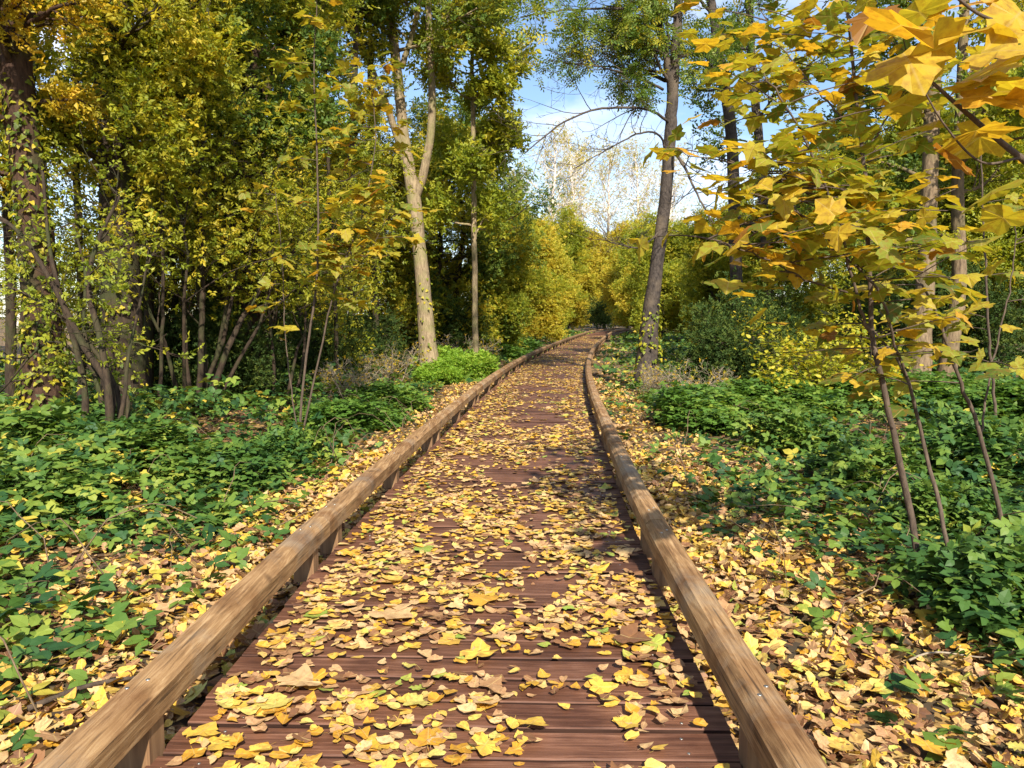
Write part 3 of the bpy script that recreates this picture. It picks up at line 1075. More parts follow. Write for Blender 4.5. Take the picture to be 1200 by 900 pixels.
tree_from_pixels('ivy_dark_tree', 'dark red-brown trunk thick with ivy standing behind the olive hedge', 14.5,
                 [(296, 470), (292, 380), (290, 200), (288, 80), (284, -60), (280, -300)], [17, 16, 16, 15, 14, 9], M['bark_red'], R_(103),
                 limbs=[([(290, 190, 0), (312, 110, .4), (330, 20, .8), (345, -120, 1.0)], 6, 3)],
                 leafmat=M['green'], size=.22, nb=(20, 3), blen=1.7, crown_z=3.6, crown_kw=dict(keep=.5, per=3, jit=.16, shift=.05), ivy=(8, 1800, M['dark']))

# the pale forked tree
tree_from_pixels('forked_tree', 'tall pale sunlit tree forking into bare limbs beside the bright green clump', 20.0,
                 [(505, 440), (501, 400), (496, 340), (490, 280), (485, 230), (479, 195), (472, 150), (466, 90), (458, 20), (452, -60), (440, -300)],
                 [12, 10, 8.6, 7.6, 8.2, 6.8, 6.0, 5.6, 5.2, 4.6, 3], M['bark_tan'], R_(104),
                 limbs=[([(486, 235, 0), (497, 200, -.1), (505, 150, -.2), (506, 90, -.3), (502, 20, -.3), (500, -80, -.2), (510, -250, 0)], 5.6, 2.5),
                        ([(474, 190, 0), (462, 150, -.2), (446, 105, -.4), (425, 60, -.5), (402, 20, -.6), (382, -40, -.7)], 4.2, 2.0),
                        ([(470, 80, 0), (483, 40, -.2), (494, -10, -.4), (505, -90, -.6)], 3.5, 1.8),
                        ([(418, 60, -.5), (398, 60, -.8), (385, 30, -1.0), (378, -20, -1.2)], 2.6, 1.4)],
                 leafmat=M['green'], size=.27, nb=(7, 4), blen=2.2, crown_z=8.2, cfg=dict(wig=.14), crown_kw=dict(per=2, jit=.2, shift=.2), ivy=(2.6, 150, M['ygreen']))
tree_from_pixels('slender_tree', 'slender straight pale pole-like tree rising out of the bright green clump', 21.0,
                 [(558, 440), (557, 380), (556, 300), (555, 200), (554, 110), (553, 40), (553, -60)], [3.6, 3.4, 3.2, 3.0, 2.4, 1.8, 1], M['bark_tan'], R_(105),
                 leafmat=M['ygreen'], size=.28, nb=(20, 0), blen=1.3, crown_z=3.6, crown_kw=dict(per=2, jit=.14, keep=.7), flare=1.1)

# --- the leaning tree right of the boardwalk
tree_from_pixels('leaning_tree', 'grey-brown leaning tree with bare arching boughs right of the boardwalk', 17.0,
                 [(757, 425), (761, 385), (767, 330), (775, 270), (782, 210), (786, 150), (788, 110), (792, 50), (797, -20), (803, -120), (812, -320)],
                 [14, 10.5, 8, 7.4, 7, 6.8, 6.5, 5.5, 4.8, 4.2, 3], M['bark_grey'], R_(106),
                 limbs=[([(788, 115, 0), (783, 80, -.2), (776, 40, -.3), (766, -10, -.4), (757, -80, -.5), (745, -220, -.6)], 4.6, 2.0),
                        ([(785, 145, 0), (768, 132, -.5), (745, 126, -1), (715, 127, -1.5), (690, 130, -2), (655, 147, -2.4), (632, 165, -2.7), (616, 179, -2.9)], 1.7, .5),
                        ([(782, 180, 0), (772, 158, -.3), (750, 156, -.8), (725, 168, -1.2), (700, 182, -1.6), (672, 198, -2)], 1.4, .4),
                        ([(777, 105, -.2), (750, 92, -.6), (725, 84, -1.0), (695, 77, -1.5), (660, 74, -2)], 1.6, .5),
                        ([(779, 85, -.2), (735, 80, .5), (690, 76, 1.0), (640, 70, 1.6)], 1.4, .4),
                        ([(792, 20, -.3), (755, 12, -.8), (710, 10, -1.2), (660, 12, -1.6), (610, 20, -2.0)], 1.9, .5),
                        ([(784, 170, 0), (802, 195, -.6), (816, 225, -1.2), (836, 262, -1.6)], 2, .7),
                        ([(776, 268, 0), (750, 290, -.4), (722, 285, -.8), (700, 280, -1.2)], 1.1, .4)],
                 leafmat=M['green'], size=.24, nb=(7, 6), blen=1.5, crown_z=6.4, cfg=dict(wig=.15, n=[6, 4, 3]), crown_kw=dict(per=3, jit=.12, kind='pinn', shift=.15, keep=.42),
                 twigmat=M['bark_grey'], bare=11, branch_up=.25, ivy=(1.7, 420, M['ygreen']))
for k, (Y, pts, rad, lab) in enumerate((
        (22.0, [(868, 430), (862, 300), (857, 160), (848, 95), (836, 20), (826, -60), (815, -260)], [7, 7, 6.5, 6, 5, 4.5, 2], 'dark slim tree leaning away behind the leaning grey tree'),
        (24.0, [(905, 420), (898, 300), (888, 150), (880, 60), (876, -60), (870, -240)], [6, 5.5, 5, 4.5, 4, 2], 'straight slim tree rising behind the yellow maple leaves'),
        (16.0, [(1076, 440), (1080, 390), (1085, 320), (1089, 220), (1093, 100), (1097, -40), (1100, -260)], [13, 11, 10, 9, 8, 7, 4], 'brown trunk with sunlit pale base behind the maple sapling'),
        (16.5, [(1106, 440), (1116, 390), (1124, 330), (1122, 220), (1127, 100), (1133, -60), (1140, -240)], [10, 9, 8, 6.5, 5.5, 5, 3], 'crooked trunk with pale base beside the brown trunk'))):
    tree_from_pixels('woodland_tree', lab, Y, pts, rad, M['bark_grey'] if k < 2 else M['bark_mid'], R_(110 + k), leafmat=M['ygreen'] if k % 2 else M['green'], size=.24,
                     nb=(12, 0), blen=1.9, crown_z=4.0 if k < 2 else 3.0, crown_kw=dict(per=2, jit=.2, shift=.1, keep=.35 if k < 2 else .8), group='slim trees right of the boardwalk')


# ------------------------------------------------------------------ shrubs and background trees (one of each kind, then copies)
def copy_thing(src, loc, rz, sc, label=None, group=None):
    r = src.copy(); C.objects.link(r)
    r.location = loc; r.rotation_euler = (0, 0, rz); r.scale = sc if hasattr(sc, '__len__') else (sc, sc, sc)
    if label: r['label'] = label
    if group: r['group'] = group
    for ch in list(src.children):
        c = ch.copy(); C.objects.link(c); c.parent = r
    return r


def shrub_proto(name, rng, h, rad, stems, mat, size, bark, cfg=None, low=.15, **kw):
    t = empty(name)
    tubes, anchors = [], []
    c = dict(CFG, levels=4, n=[6, 4, 4], ratio=.55, leaf_lvl=2, anch=3, trop=[.3, .1, .0, -.1], t0=low, wig=.15)
    c.update(cfg or {})
    for k in range(stems):
        a = rng.uniform(0, 6.28)
        s = rng.uniform(.15, 1) * rad / h
        p = np.array([math.cos(a) * rng.uniform(0, .25), math.sin(a) * rng.uniform(0, .25), -.08])
        grow(tubes, anchors, rng, p, np.array([math.cos(a) * s, math.sin(a) * s, 1.0]), h * rng.uniform(.6, 1.0), .012 * h * rng.uniform(.6, 1.1), 0, c)
    tag(link('stem_work', tubes_mesh('stem_work', tubes, bark, rng), t), kind='stuff')
    link('foliage', crown_mesh('foliage', anchors, rng, mat, size, **kw), t)
    return t


def tree_proto(name, rng, h, r, mat, size, bark, nb=34, blen=3.0, z0=.25, cfg=None, up=.5, **kw):
    t = empty(name)
    P = [(0, 0, -.1)]
    for k in range(1, 7):
        P.append((P[-1][0] + rng.normal(0, .018 * h), P[-1][1] + rng.normal(0, .018 * h), h * k / 6))
    me, Q, rr = trunk_mesh('trunk', P, np.linspace(r, r * .2, 7), bark, rng, 12, 30)
    link('trunk', me, t)
    tubes, anchors = [], []
    c = dict(CFG, n=[7, 5, 4]); c.update(cfg or {})
    for j in range(nb):
        u = z0 + (1 - z0) * (j + rng.random()) / nb
        i = min(int(u * 29), 28)
        a = rng.uniform(0, 6.28)
        grow(tubes, anchors, rng, Q[i], np.array([math.cos(a), math.sin(a), rng.uniform(.1, up + .3)]),
             blen * rng.uniform(.6, 1.2) * (1.25 - .8 * abs(u - .45)), min(rr[i] * .45, .07), 0, c)
    tag(link('branch_work', tubes_mesh('branch_work', tubes, bark, rng), t), kind='stuff')
    link('crown', crown_mesh('crown', anchors, rng, mat, size, **kw), t)
    return t


def place(proto, spots, cat, group, labels):
    """spots: (px x, distance Y, scale or (sx, sy, sz)); the prototype itself takes the first"""
    for k, (x, Y, s) in enumerate(spots):
        X = (x - 600) / FPX * Y
        loc = (X, Y, float(gz(X, Y)))
        lab = labels if isinstance(labels, str) else labels[k]
        rz = (k * 2.399 + len(spots)) % 6.28
        if k == 0:
            proto.location = loc; proto.rotation_euler = (0, 0, rz); proto.scale = s if hasattr(s, '__len__') else (s, s, s)
            tag(proto, lab, cat, group)
            done = proto
        else:
            copy_thing(proto, loc, rz, s, lab, group)


# hawthorn hedge on the left
haw = shrub_proto('hawthorn_shrub', R_(201), 4.6, 2.2, 8, M['olive'], .15, M['bark_dark'], per=3, jit=.2, shift=.14, low=.42, keep=.4)
place(haw, [(225, 12.4, 1.05), (325, 13.6, .95), (170, 15.5, 1.05), (330, 19, .95), (95, 18.5, .6), (250, 18.5, 1.05), (-90, 13.5, .75)], 'shrub', 'tall olive hawthorn shrubs left of the boardwalk',
      ['tall olive hawthorn shrub just right of the thick olive-brown trunk', 'tall olive hawthorn shrub behind the yellow-leaved maple in the hedge', 'olive hawthorn shrub rising behind the thick olive-brown trunk',
       'tall olive hawthorn shrub deep in the wood between hedge and pale forked tree', 'small olive hawthorn shrub seen between the elder stems', 'tallest olive hawthorn shrub behind the dark ivy-thick trunk',
       'olive hawthorn shrub beyond the red-brown ivy-hung trunk'])
darks = shrub_proto('evergreen_shrub', R_(202), 2.6, 1.7, 7, M['dark'], .17, M['bark_dark'], per=3, jit=.18, low=.15, keep=.6, shift=.1)
place(darks, [(290, 13.6, .6), (235, 14.8, .8), (370, 16.5, .6), (190, 15.6, .7), (425, 20.5, .6), (528, 27.5, .9), (560, 33.0, .9), (850, 14.5, .65), (905, 17.5, .8), (1030, 21.0, 1.0), (1160, 20.0, 1.0), (702, 100, 1.5), (717, 104, 1.7)],
      'shrub', 'low dark evergreen shrubs under the trees',
      ['dark evergreen shrub in front of the dark ivy-thick trunk', 'dark evergreen shrub left of the yellow-leaved maple stems', 'dark evergreen shrub behind the yellow-leaved maple of thin stems',
       'dark evergreen shrub next to the thick olive-brown trunk', 'dark evergreen shrub left of the pale forked tree foot', 'dark evergreen shrub in the shade between the forked and slender trees', 'dark evergreen shrub right of the slender pole-like tree',
       'dark shrub beside the foot of the leaning grey tree', 'dark shrub behind the yellowing hazel', 'dark evergreen shrub left of the brown trunk with sunlit base', 'dark evergreen shrub right of the crooked trunk', 'dark shrub closing the view beyond the end of the boardwalk', 'dark shrub closing the view beyond the end of the boardwalk'])
POLE = ['rising among the elder stems', 'just right of the thick olive-brown trunk', 'in the shade of the hawthorn hedge', 'in the shade of the hawthorn hedge', 'left of the dark ivy-thick trunk', 'right of the dark ivy-thick trunk',
        'behind the yellow-leaved maple', 'between the yellow-leaved maple and the pale forked tree', 'left of the pale forked tree', 'beyond the red-brown ivy-hung trunk', 'beside the yellow-leaved maple, thin as a wrist', 'thin and leaning near the olive-brown trunk']
# slim dark poles standing in the shade of the hedge
for k, (x, yb, Y, r, dx, top) in enumerate(((95, 470, 13, 4.5, -6, -200), (172, 470, 13.5, 6, 4, -200), (205, 460, 15, 4, -8, -100), (232, 470, 12.2, 3.5, 10, -60), (262, 460, 14, 5, -4, -200), (318, 455, 15.5, 4, 6, -150),
                                           (350, 450, 17, 5, -5, -250), (408, 440, 19, 4.5, 8, -200), (440, 430, 22, 4, -6, -150), (12, 470, 13, 6, -4, -200), (395, 445, 16, 2.5, -14, 60), (185, 480, 11.5, 2.2, 14, 120))):
    tree_from_pixels('slim_pole_tree', 'slim dark pole-like trunk ' + POLE[k], Y, [(x, yb), (x + dx * .3 + 2, 350), (x + dx * .5 - 2, 220), (x + dx, 90), (x + dx * 1.3, top)],
                     [r, r * .9, r * .85, r * .75, r * .5], M['bark_dark'], R_(600 + k), leafmat=M['olive'], size=.17, nb=(7, 0), blen=1.2, crown_z=3.5, crown_kw=dict(per=2, jit=.15, shift=.15, keep=.8),
                     group='slim dark trunks in the hedge', flare=1.15)
# elder stems, left
el = empty('elder_shrub', (0, 0, 0))
base = px_ground(110, 545, -.16)
el.location = base
tag(el, 'many-stemmed dark elder shrub with crooked fanning stems beside the ivy-clad trunk', 'shrub')
tubes, anch = [], []
er = R_(303)
for pts, r in (([(132, 470), (95, 400), (60, 330), (20, 270), (-30, 240)], .05), ([(100, 480), (92, 420), (72, 350), (58, 290), (50, 200)], .045), ([(128, 475), (118, 400), (104, 340), (112, 290), (140, 230)], .05),
               ([(140, 470), (110, 410), (70, 370), (20, 340), (-30, 330)], .035), ([(120, 480), (108, 430), (98, 380), (100, 320), (85, 260)], .035), ([(145, 470), (150, 420), (165, 350), (175, 290)], .03),
               ([(150, 470), (115, 440), (60, 400), (0, 460)], .03)):
    Yb = 8.6 + er.normal(0, .15)
    P = np.array([px(x, y, Yb + .1 * i) - base for i, (x, y) in enumerate(pts)])
    P = np.vstack([[er.normal(0, .15), er.normal(0, .1), -.05], P])
    mb = MB(); q = spline(P, 22); rr = np.linspace(r, r * .35, 22); mb.tube(q, rr, 8, .06, er)
    link('stem', mb.mesh('stem', M['bark_dark']), el)
    for k in range(7):
        i = er.integers(9, 22)
        grow(tubes, anch, er, q[i], er.normal(0, 1, 3) * [1, 1, .5] + [0, 0, .3], er.uniform(.4, 1.0), .009, 0, dict(CFG, levels=2, n=[4], leaf_lvl=0, anch=3))
link('twig_work', tubes_mesh('twig_work', tubes, M['bark_dark'], er), el)
link('foliage', crown_mesh('foliage', anch, er, M['ygreen'], .13, per=1, jit=.1, keep=.7), el)

# background woodland
pr_green = tree_proto('green_tree', R_(211), 11, .2, M['green'], .28, M['bark_dark'], 34, 3.0, .12, per=3, jit=.28, keep=.58, shift=.12)
pr_yg = tree_proto('yellow_green_tree', R_(212), 9, .16, M['ygreen'], .28, M['bark_grey'], 34, 2.7, .08, per=4, jit=.26, shift=.05)
pr_gold = tree_proto('golden_tree', R_(213), 7, .13, M['gold'], .30, M['bark_grey'], 34, 2.4, .05, per=4, jit=.24)
pr_pale = tree_proto('bare_poplar', R_(214), 24, .36, M['gold'], .34, M['bark_pale'], 50, 4.2, .18, cfg=dict(trop=[.9, .6, .3], n=[9, 6, 5], levels=3), up=1.6, per=1, jit=.3, keep=.16)
pr_olive = tree_proto('olive_tree', R_(215), 10, .18, M['olive'], .25, M['bark_dark'], 36, 2.8, .1, per=3, jit=.28, shift=.25, keep=.58)
place(pr_olive, [(440, 27, .75), (512, 28, .8), (385, 26, .75), (250, 27, .65), (325, 30, .8), (570, 34, .62), (165, 25, .45)], 'tree', 'olive trees behind the hedge',
      ['olive-green tree behind the pale forked tree, left of its fork', 'olive-green tree between the pale forked and slender trees', 'olive-green tree left of the pale forked tree, behind the hedge', 'olive-green tree behind the dark ivy-thick trunk',
       'olive-green tree far behind the yellow-leaved maple', 'olive-green tree right of the slender pole-like tree', 'small olive-green tree behind the thick olive-brown trunk'])
place(pr_green, [(545, 29, .78), (470, 36, .75), (390, 38, .75), (840, 50, .6), (1000, 38, .9), (1310, 24, 1.0), (-140, 24, .7)], 'tree', 'green trees of the wood',
      ['dense green tree beside the slender pole-like tree'] + ['green tree rising behind the pale forked tree'] * 2 + ['green tree in the wood behind the leaning grey tree'] + ['green tree of the wood behind the maple sapling'] * 2
      + ['green tree beyond the elder shrub'])
place(pr_yg, [(772, 46, .72), (775, 62, .8), (845, 42, .75), (845, 28, .5), (925, 25, .6), (1000, 28, .75), (1085, 27, .85), (1165, 24, .85), (1250, 26, 1.0), (1130, 36, 1.1), (580, 30, .55), (600, 52, .9), (648, 68, 1.0), (752, 82, 1.1)], 'tree', 'yellow-green trees of the wood',
      ['yellow-green tree right of the boardwalk just beyond the leaning grey tree', 'yellow-green tree further along the right rail where the boardwalk bends', 'yellow-green tree behind the dark slim leaning tree', 'small yellow-green tree right beside the dark slim tree',
       'small yellow-green tree behind the yellowing hazel'] + ['yellow-green tree behind the brown and crooked trunks'] * 5
      + ['small yellow-green tree right of the slender pole-like tree', 'yellow-green tree left of the boardwalk before the bend', 'taller yellow-green tree left of the boardwalk at the bend', 'yellow-green tree closing the view at the end of the boardwalk'])
place(pr_gold, [(624, 47, .8), (664, 78, 1.2), (618, 60, 1.1), (770, 72, 1.2), (708, 108, 1.7), (735, 90, 1.1)], 'tree', 'golden trees at the bend',
      'golden-yellow low tree at the far bend of the boardwalk')
place(pr_pale, [(682, 112, 1.1), (640, 100, 1.0), (712, 128, 1.2), (752, 118, 1.1), (660, 120, 1.1), (610, 110, .9), (780, 115, 1.0), (20, 70, .7), (-30, 80, .8)], 'tree', 'tall pale almost bare poplars',
      ['tall pale almost bare tree beyond the golden trees'] * 7 + ['tall pale almost bare tree far beyond the elder shrub'] * 2)

# bright green clump by the pale forked tree, other clumps
ne = shrub_proto('nettle_clump', R_(221), .95, .9, 16, M['bright'], .16, M['twig'], per=5, jit=.10, low=.05)
place(ne, [(536, 20.2, (1.0, .8, .75)), (510, 18.6, (.7, .7, .5)), (556, 22.5, (.7, .7, .6))], 'plant', 'bright green clumps by the pale trees', 'bright fresh-green nettle clump at the foot of the slender tree')
ng = shrub_proto('green_undergrowth', R_(222), .8, .9, 11, M['nettle'], .13, M['twig'], per=2, jit=.10, low=.05, kind='tri', spread=.45)
place(ng, [(820, 11.5, (1.15, 1.15, 0.62)), (870, 12.5, (1.15, 1.15, 0.62)), (930, 12.0, (1.03, 1.03, 0.56)), (990, 12.8, (1.15, 1.15, 0.62)), (1060, 12.2, (1.15, 1.15, 0.62)), (1130, 12.6, (1.15, 1.15, 0.62)), (1190, 11.6, (1.15, 1.15, 0.62)), (900, 15.0, (1.26, 1.26, 0.68)), (1010, 16, (1.15, 1.15, 0.62)), (795, 14.0, (.7, .7, .4)), (775, 17.0, (.7, .7, .4)), (590, 30, (1.15, 1.15, 0.62)), (612, 36, (1.26, 1.26, 0.68)), (450, 13.5, (0.92, 0.92, 0.50)), (400, 11.0, (0.92, 0.92, 0.50))],
      'plant', 'green undergrowth clumps', ['leafy green undergrowth clump in the clearing right of the boardwalk'] * 11 + ['leafy green undergrowth clump near the far left rail'] * 2 + ['leafy green undergrowth clump between the hedge and the left rail'] * 2)
br = shrub_proto('bramble_bush', R_(223), .75, .9, 10, M['bramble'], .17, M['twig'], per=1, jit=.09, low=.05, kind='tri', spread=.4)
br2 = br
place(br, [(20, 6.2, (.9, .9, .6)), (250, 7.4, (.8, .8, .55)), (140, 7.8, (1, 1, .7)), (335, 8.4, .55), (60, 8.4, (1.1, 1.1, .8)), (1225, 3.9, (.7, .7, .6)), (1125, 5.6, .55), (1020, 7.2, .7), (1160, 7.4, .9), (930, 9.0, .7)], 'plant', 'bramble bushes beside the boardwalk',
      ['leafy bramble bush in front of the red-brown ivy-hung trunk', 'leafy bramble bush left of the yellow-leaved maple foot', 'leafy bramble bush in front of the thick olive-brown trunk', 'small leafy bramble bush at the foot of the yellow-leaved maple',
       'leafy bramble bush at the foot of the elder stems', 'leafy bramble bush beneath the overhanging maple branch', 'small leafy bramble bush between the maple sapling stems', 'leafy bramble bush behind the largest maple sapling',
       'leafy bramble bush behind the leaning maple stem', 'leafy bramble bush in the clearing before the hazel'])
# golden hazel, right
hz = shrub_proto('hazel_shrub', R_(224), 2.0, 1.2, 6, M['ygreen'], .115, M['twig'], per=1, jit=.16, low=.25, kind='ovate', shift=.2, keep=.8)
place(hz, [(945, 12.8, (.8, .8, .6)), (1000, 14, .75), (885, 15.5, .8), (392, 18, .9)], 'shrub', 'hazel shrubs with yellowing round leaves',
      ['yellowing hazel shrub standing forward at the edge of the green clearing', 'yellowing hazel shrub between the forward hazel and the brown trunk', 'yellowing hazel shrub between the leaning grey tree and the forward hazel'] + ['hazel shrub with yellowing round leaves near the pale forked tree'])
# bare twig thicket right of the leaning tree's base
th = shrub_proto('bare_thicket', R_(225), 1.5, 1.0, 14, M['yellow'], .08, M['dead'], per=1, jit=.05, keep=.08, low=.1, cfg=dict(wig=.28, trop=[-.2, -.2, -.2]))
place(th, [(812, 13.0, .75), (772, 15.5, .6), (455, 18.5, .9), (545, 23.5, .9), (415, 14.0, .8)], 'shrub', 'bare twiggy thickets',
      ['tangle of bare pale twigs at the foot of the leaning grey tree'] * 2 + ['tangle of bare pale twigs under the trees left of the boardwalk'] * 3)

# ------------------------------------------------------------------ maple saplings with large leaves
ML = []
for k in range(5):
    for c in range(7):
        V, T = fan(mirror(MAP_H), (0, .28), -.10 - .09 * k, (.0, .12, -.08, .05, .18)[k], .022, 300 + k)
        V[:, 2] += .05 * np.sin(V[:, 0] * 7 + k) * .5
        r = (.06, .22, .36, .5, .64, .8, .97)[c]
        ML.append(make_mesh('maple_leaf', V, [T], M['maple'], False, np.full(len(V), r), V))


def maple_leaf(parent, P, rng, size, down=.0, face=None, tone=None):
    """a leaf hung at P: blade drooping outwards"""
    a = rng.uniform(0, 6.28) if face is None else face
    c = int(np.clip(tone if tone is not None else rng.choice(7, p=[.10, .21, .26, .24, .11, .05, .03]), 0, 6))
    o = link('leaf', ML[int(rng.integers(0, 5)) * 7 + c], parent, P)
    o.rotation_euler = (-.14 - down + rng.normal(0, .26) - (.8 if rng.random() < .18 else 0), rng.normal(0, .36), a)
    o.scale = (size, size, size)
    return o


def maple(name, label, base, stems, rng, nleaf, Y0, leaf_size, twig_len=(.25, .55), per_stem_from=.35, gr='young maples with large yellow leaves', extra=0):
    t = empty(name, base)
    tag(t, label, 'sapling', gr)
    spots = []
    tw = MB()
    for pts, r0, r1, weight in stems:
        P = np.array([px(x, y, d) - base for x, y, d in pts])
        q = spline(P, 30)
        rr = np.linspace(r0, r1, 30)
        q[1:-1] += rng.normal(0, .004, (28, 3))
        mb = MB(); mb.tube(q, rr, 8, .04, rng)
        link('stem', mb.mesh('stem', M['sapling']), t)
        n = int(weight)
        for j in range(n):
            i = int(np.clip(30 * (per_stem_from + (1 - per_stem_from) * (j + rng.random()) / n), 2, 29))
            a = rng.uniform(0, 6.28)
            d = norm(np.array([math.cos(a), math.sin(a) * .8, rng.uniform(-.1, .5)]))
            Lt = rng.uniform(*twig_len)
            w = np.array([q[i] + d * Lt * u + np.array([0, 0, -.12 * Lt * u * u]) for u in np.linspace(0, 1, 5)])
            tw.tube(w, np.linspace(.0045, .0022, 5), 4)
            for u in (2, 3, 4):
                for s in (-1, 1):
                    spots.append((w[u], d, s))
            spots.append((w[4], d, 0))
    tag(link('twig_work', tw.mesh('twig_work', M['sapling']), t), kind='stuff')
    perm = rng.permutation(len(spots))
    sel = perm[:nleaf]
    if extra:
        ex = [spots[i] for i in perm[nleaf:]]
        P = np.array([e[0] for e in ex])
        P = np.vstack([P] * 4)[:extra]
        P = P + rng.normal(0, .10, P.shape)
        me = leaves_mesh('leaf_mass', M['maple'], [(MAPT, P, orient(len(P), rng, 1.0, .32), rng.uniform(.7, 1.15, len(P)) * leaf_size, rng.random(len(P)) ** 1.15 * .8)])
        tag(link('leaf_mass', me, t), kind='stuff')
    pt = MB()
    for i in sel:
        p, d, s = spots[i]
        side = np.array([-d[1], d[0], 0])
        out = norm(d * .6 + side * s * .9 + rng.normal(0, .15, 3) + [0, 0, .1])
        e = p + out * rng.uniform(.04, .09)
        pt.tube([p, (p + e) / 2 + [0, 0, .008], e], [.0016, .0014, .0012], 3, cap=False)
        maple_leaf(t, e, rng, rng.uniform(.75, 1.2) * leaf_size, rng.uniform(0, .35), math.atan2(out[1], out[0]) - math.pi / 2)
    tag(link('petiole_work', pt.mesh('petiole_work', M['sapling']), t), kind='stuff')
    return t, len(sel)


mr = R_(401)
b = px_ground(1085, 700, -.16)
Yb = b[1]
maple('maple_sapling', 'young maple with dark slim stems and large yellow leaves right of the boardwalk', b, [
    ([(1085, 706, Yb), (1065, 590, Yb), (1045, 500, Yb - .05), (1030, 430, Yb - .05), (1022, 390, Yb), (1019, 300, Yb), (1014, 200, Yb + .05), (1002, 100, Yb + .1), (990, -20, Yb + .15)], .021, .008, 24),
    ([(1024, 402, Yb), (1006, 355, Yb - .1), (986, 270, Yb - .2), (962, 205, Yb - .3), (930, 140, -.3 + Yb), (895, 85, Yb - .3)], .010, .004, 18),
    ([(1060, 440, Yb), (1035, 352, Yb - .25), (1000, 310, -.4 + Yb), (950, 260, Yb - .5), (915, 235, Yb - .5)], .008, .003, 16),
    ([(1000, 345, Yb - .1), (950, 330, Yb - .3), (890, 300, Yb - .5), (830, 280, Yb - .6)], .006, .0025, 16),
    ([(975, 240, Yb - .2), (920, 215, Yb - .3), (860, 190, Yb - .4)], .006, .0025, 14),
    ([(1118, 665, Yb - .1), (1080, 510, Yb + .1), (1062, 440, Yb), (1035, 400, Yb + .2), (1005, 370, Yb + .3)], .013, .005, 3),
    ([(1010, 160, Yb), (960, 110, Yb + .1), (920, 60, Yb + .2), (890, 10, Yb + .3)], .006, .0025, 14),
    ([(1013, 180, Yb), (1050, 120, Yb + .1), (1085, 70, Yb + .2)], .006, .0025, 10),
], mr, 300, Yb, .112, extra=560)
b2 = px_ground(1192, 672, -.16)
Y2b = b2[1]
maple('maple_sapling', 'leaning young maple stem with few leaves next to the larger sapling', b2, [
    ([(1194, 690, Y2b), (1150, 515, Y2b), (1115, 420, Y2b), (1090, 350, Y2b), (1060, 310, Y2b + .1)], .016, .005, 5),
    ([(1150, 515, Y2b), (1160, 440, Y2b + .2), (1185, 330, Y2b + .3), (1190, 260, Y2b + .3)], .008, .003, 4),
], R_(402), 34, Y2b, .15)
b3 = px_ground(1172, 560, -.16)
Y3b = b3[1]
maple('maple_sapling', 'thin upright maple pole deeper in the clearing', b3, [
    ([(1172, 560, Y3b), (1165, 470, Y3b), (1158, 380, Y3b), (1152, 260, Y3b), (1148, 140, Y3b)], .018, .006, 8),
], R_(403), 40, Y3b, .15)
# the nearest branch, reaching in from a stem beyond the right edge
b4 = np.array([2.25, 2.35, -.17])
t4 = empty('maple_sapling', b4)
tag(t4, 'maple with big golden and browning leaves on an overhanging dark branch', 'sapling', 'young maples with large yellow leaves')
nr = R_(404)
for P, r0, r1 in (([(2.25, 2.35, -.2), (2.2, 2.33, .8), (2.05, 2.3, 1.6), (1.9, 2.2, 2.4), (1.75, 2.2, 3.1)], .024, .012),
                  ([tuple(px(1260, 232, 2.3)), tuple(px(1190, 180, 2.3)), tuple(px(1130, 130, 2.25)), tuple(px(1085, 90, 2.2))], .012, .004),
                  ([tuple(px(1290, 70, 2.25)), tuple(px(1200, 34, 2.1)), tuple(px(1150, 18, 2.05)), tuple(px(1110, -12, 2.0))], .006, .0035),
                  ([tuple(px(1195, 185, 2.3)), tuple(px(1150, 190, 2.2)), tuple(px(1108, 148, 2.15)), tuple(px(1075, 92, 2.1))], .004, .002)):
    mb = MB(); q = spline(np.array(P) - b4, 22); mb.tube(q, np.linspace(r0, r1, 22), 8, .05, nr)
    link('stem', mb.mesh('stem', M['sapling']), t4)
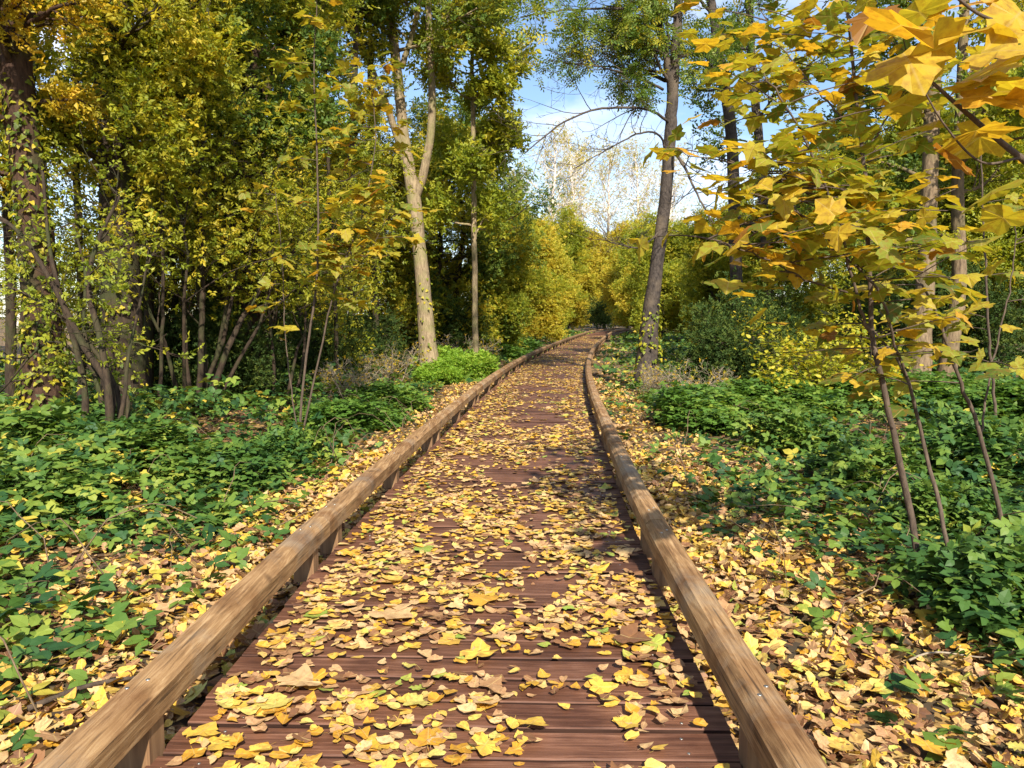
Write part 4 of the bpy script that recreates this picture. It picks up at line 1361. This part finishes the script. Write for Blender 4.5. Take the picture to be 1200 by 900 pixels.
for x, y, Y, s, tone, face in ((1045, 30, 2.05, .17, 5, 3.3), (1058, 60, 2.1, .17, 4, 2.9), (1115, 48, 2.1, .18, 4, 1.2), (1165, 30, 2.1, .19, 4, 2.0), (1190, 70, 2.2, .18, 3, .9), (1150, 95, 2.25, .17, 4, 2.6),
                               (1195, 125, 2.2, .19, 5, 3.6), (1130, 112, 2.2, .15, 5, 4.0), (1140, 160, 2.2, .17, 4, 2.8), (1180, 215, 2.25, .16, 2, 1.5), (1112, 185, 2.25, .13, 6, 3.4), (1070, 120, 2.3, .14, 3, 1.9),
                               (1085, 20, 2.2, .15, 3, 2.3), (1040, 95, 2.4, .14, 3, 2.2), (1015, 115, 2.5, .13, 2, 1.8), (1200, 10, 2.1, .2, 4, 2.8), (1095, 78, 2.3, .15, 3, .5), (1165, 150, 2.35, .16, 4, .3), (1125, 5, 2.2, .16, 5, 3.0),
                               (1185, 262, 2.4, .13, 3, 2.0), (1075, 150, 2.35, .12, 3, 3.0), (1150, 60, 2.3, .17, 4, 3.6), (1030, 10, 2.3, .14, 6, 2.2), (1170, 105, 2.15, .16, 3, 4.4)):
    maple_leaf(t4, px(x, y, Y) - b4, nr, s, .1, face, tone)
# yellow maple on the left, in front of the hedge
b5 = px_ground(352, 520, -.16)
Y5 = b5[1]
maple('maple_sapling', 'yellow-leaved young maple of thin stems in front of the hawthorn hedge', b5, [
    ([(350, 520, Y5), (358, 420, Y5), (372, 320, Y5), (372, 200, Y5), (368, 90, Y5), (372, -20, Y5)], .018, .006, 20),
    ([(352, 520, Y5), (378, 400, Y5 - .1), (395, 330, Y5 - .2), (425, 250, Y5 - .2), (440, 160, Y5 - .2), (432, 90, Y5)], .014, .004, 30),
    ([(350, 520, Y5), (335, 400, Y5 + .1), (330, 300, Y5 + .2), (322, 220, Y5 + .2)], .010, .004, 7),
    ([(395, 330, Y5 - .2), (430, 300, Y5 - .3), (460, 240, Y5 - .3)], .006, .003, 14),
], R_(405), 280, Y5, .15, (.2, .55), extra=260)
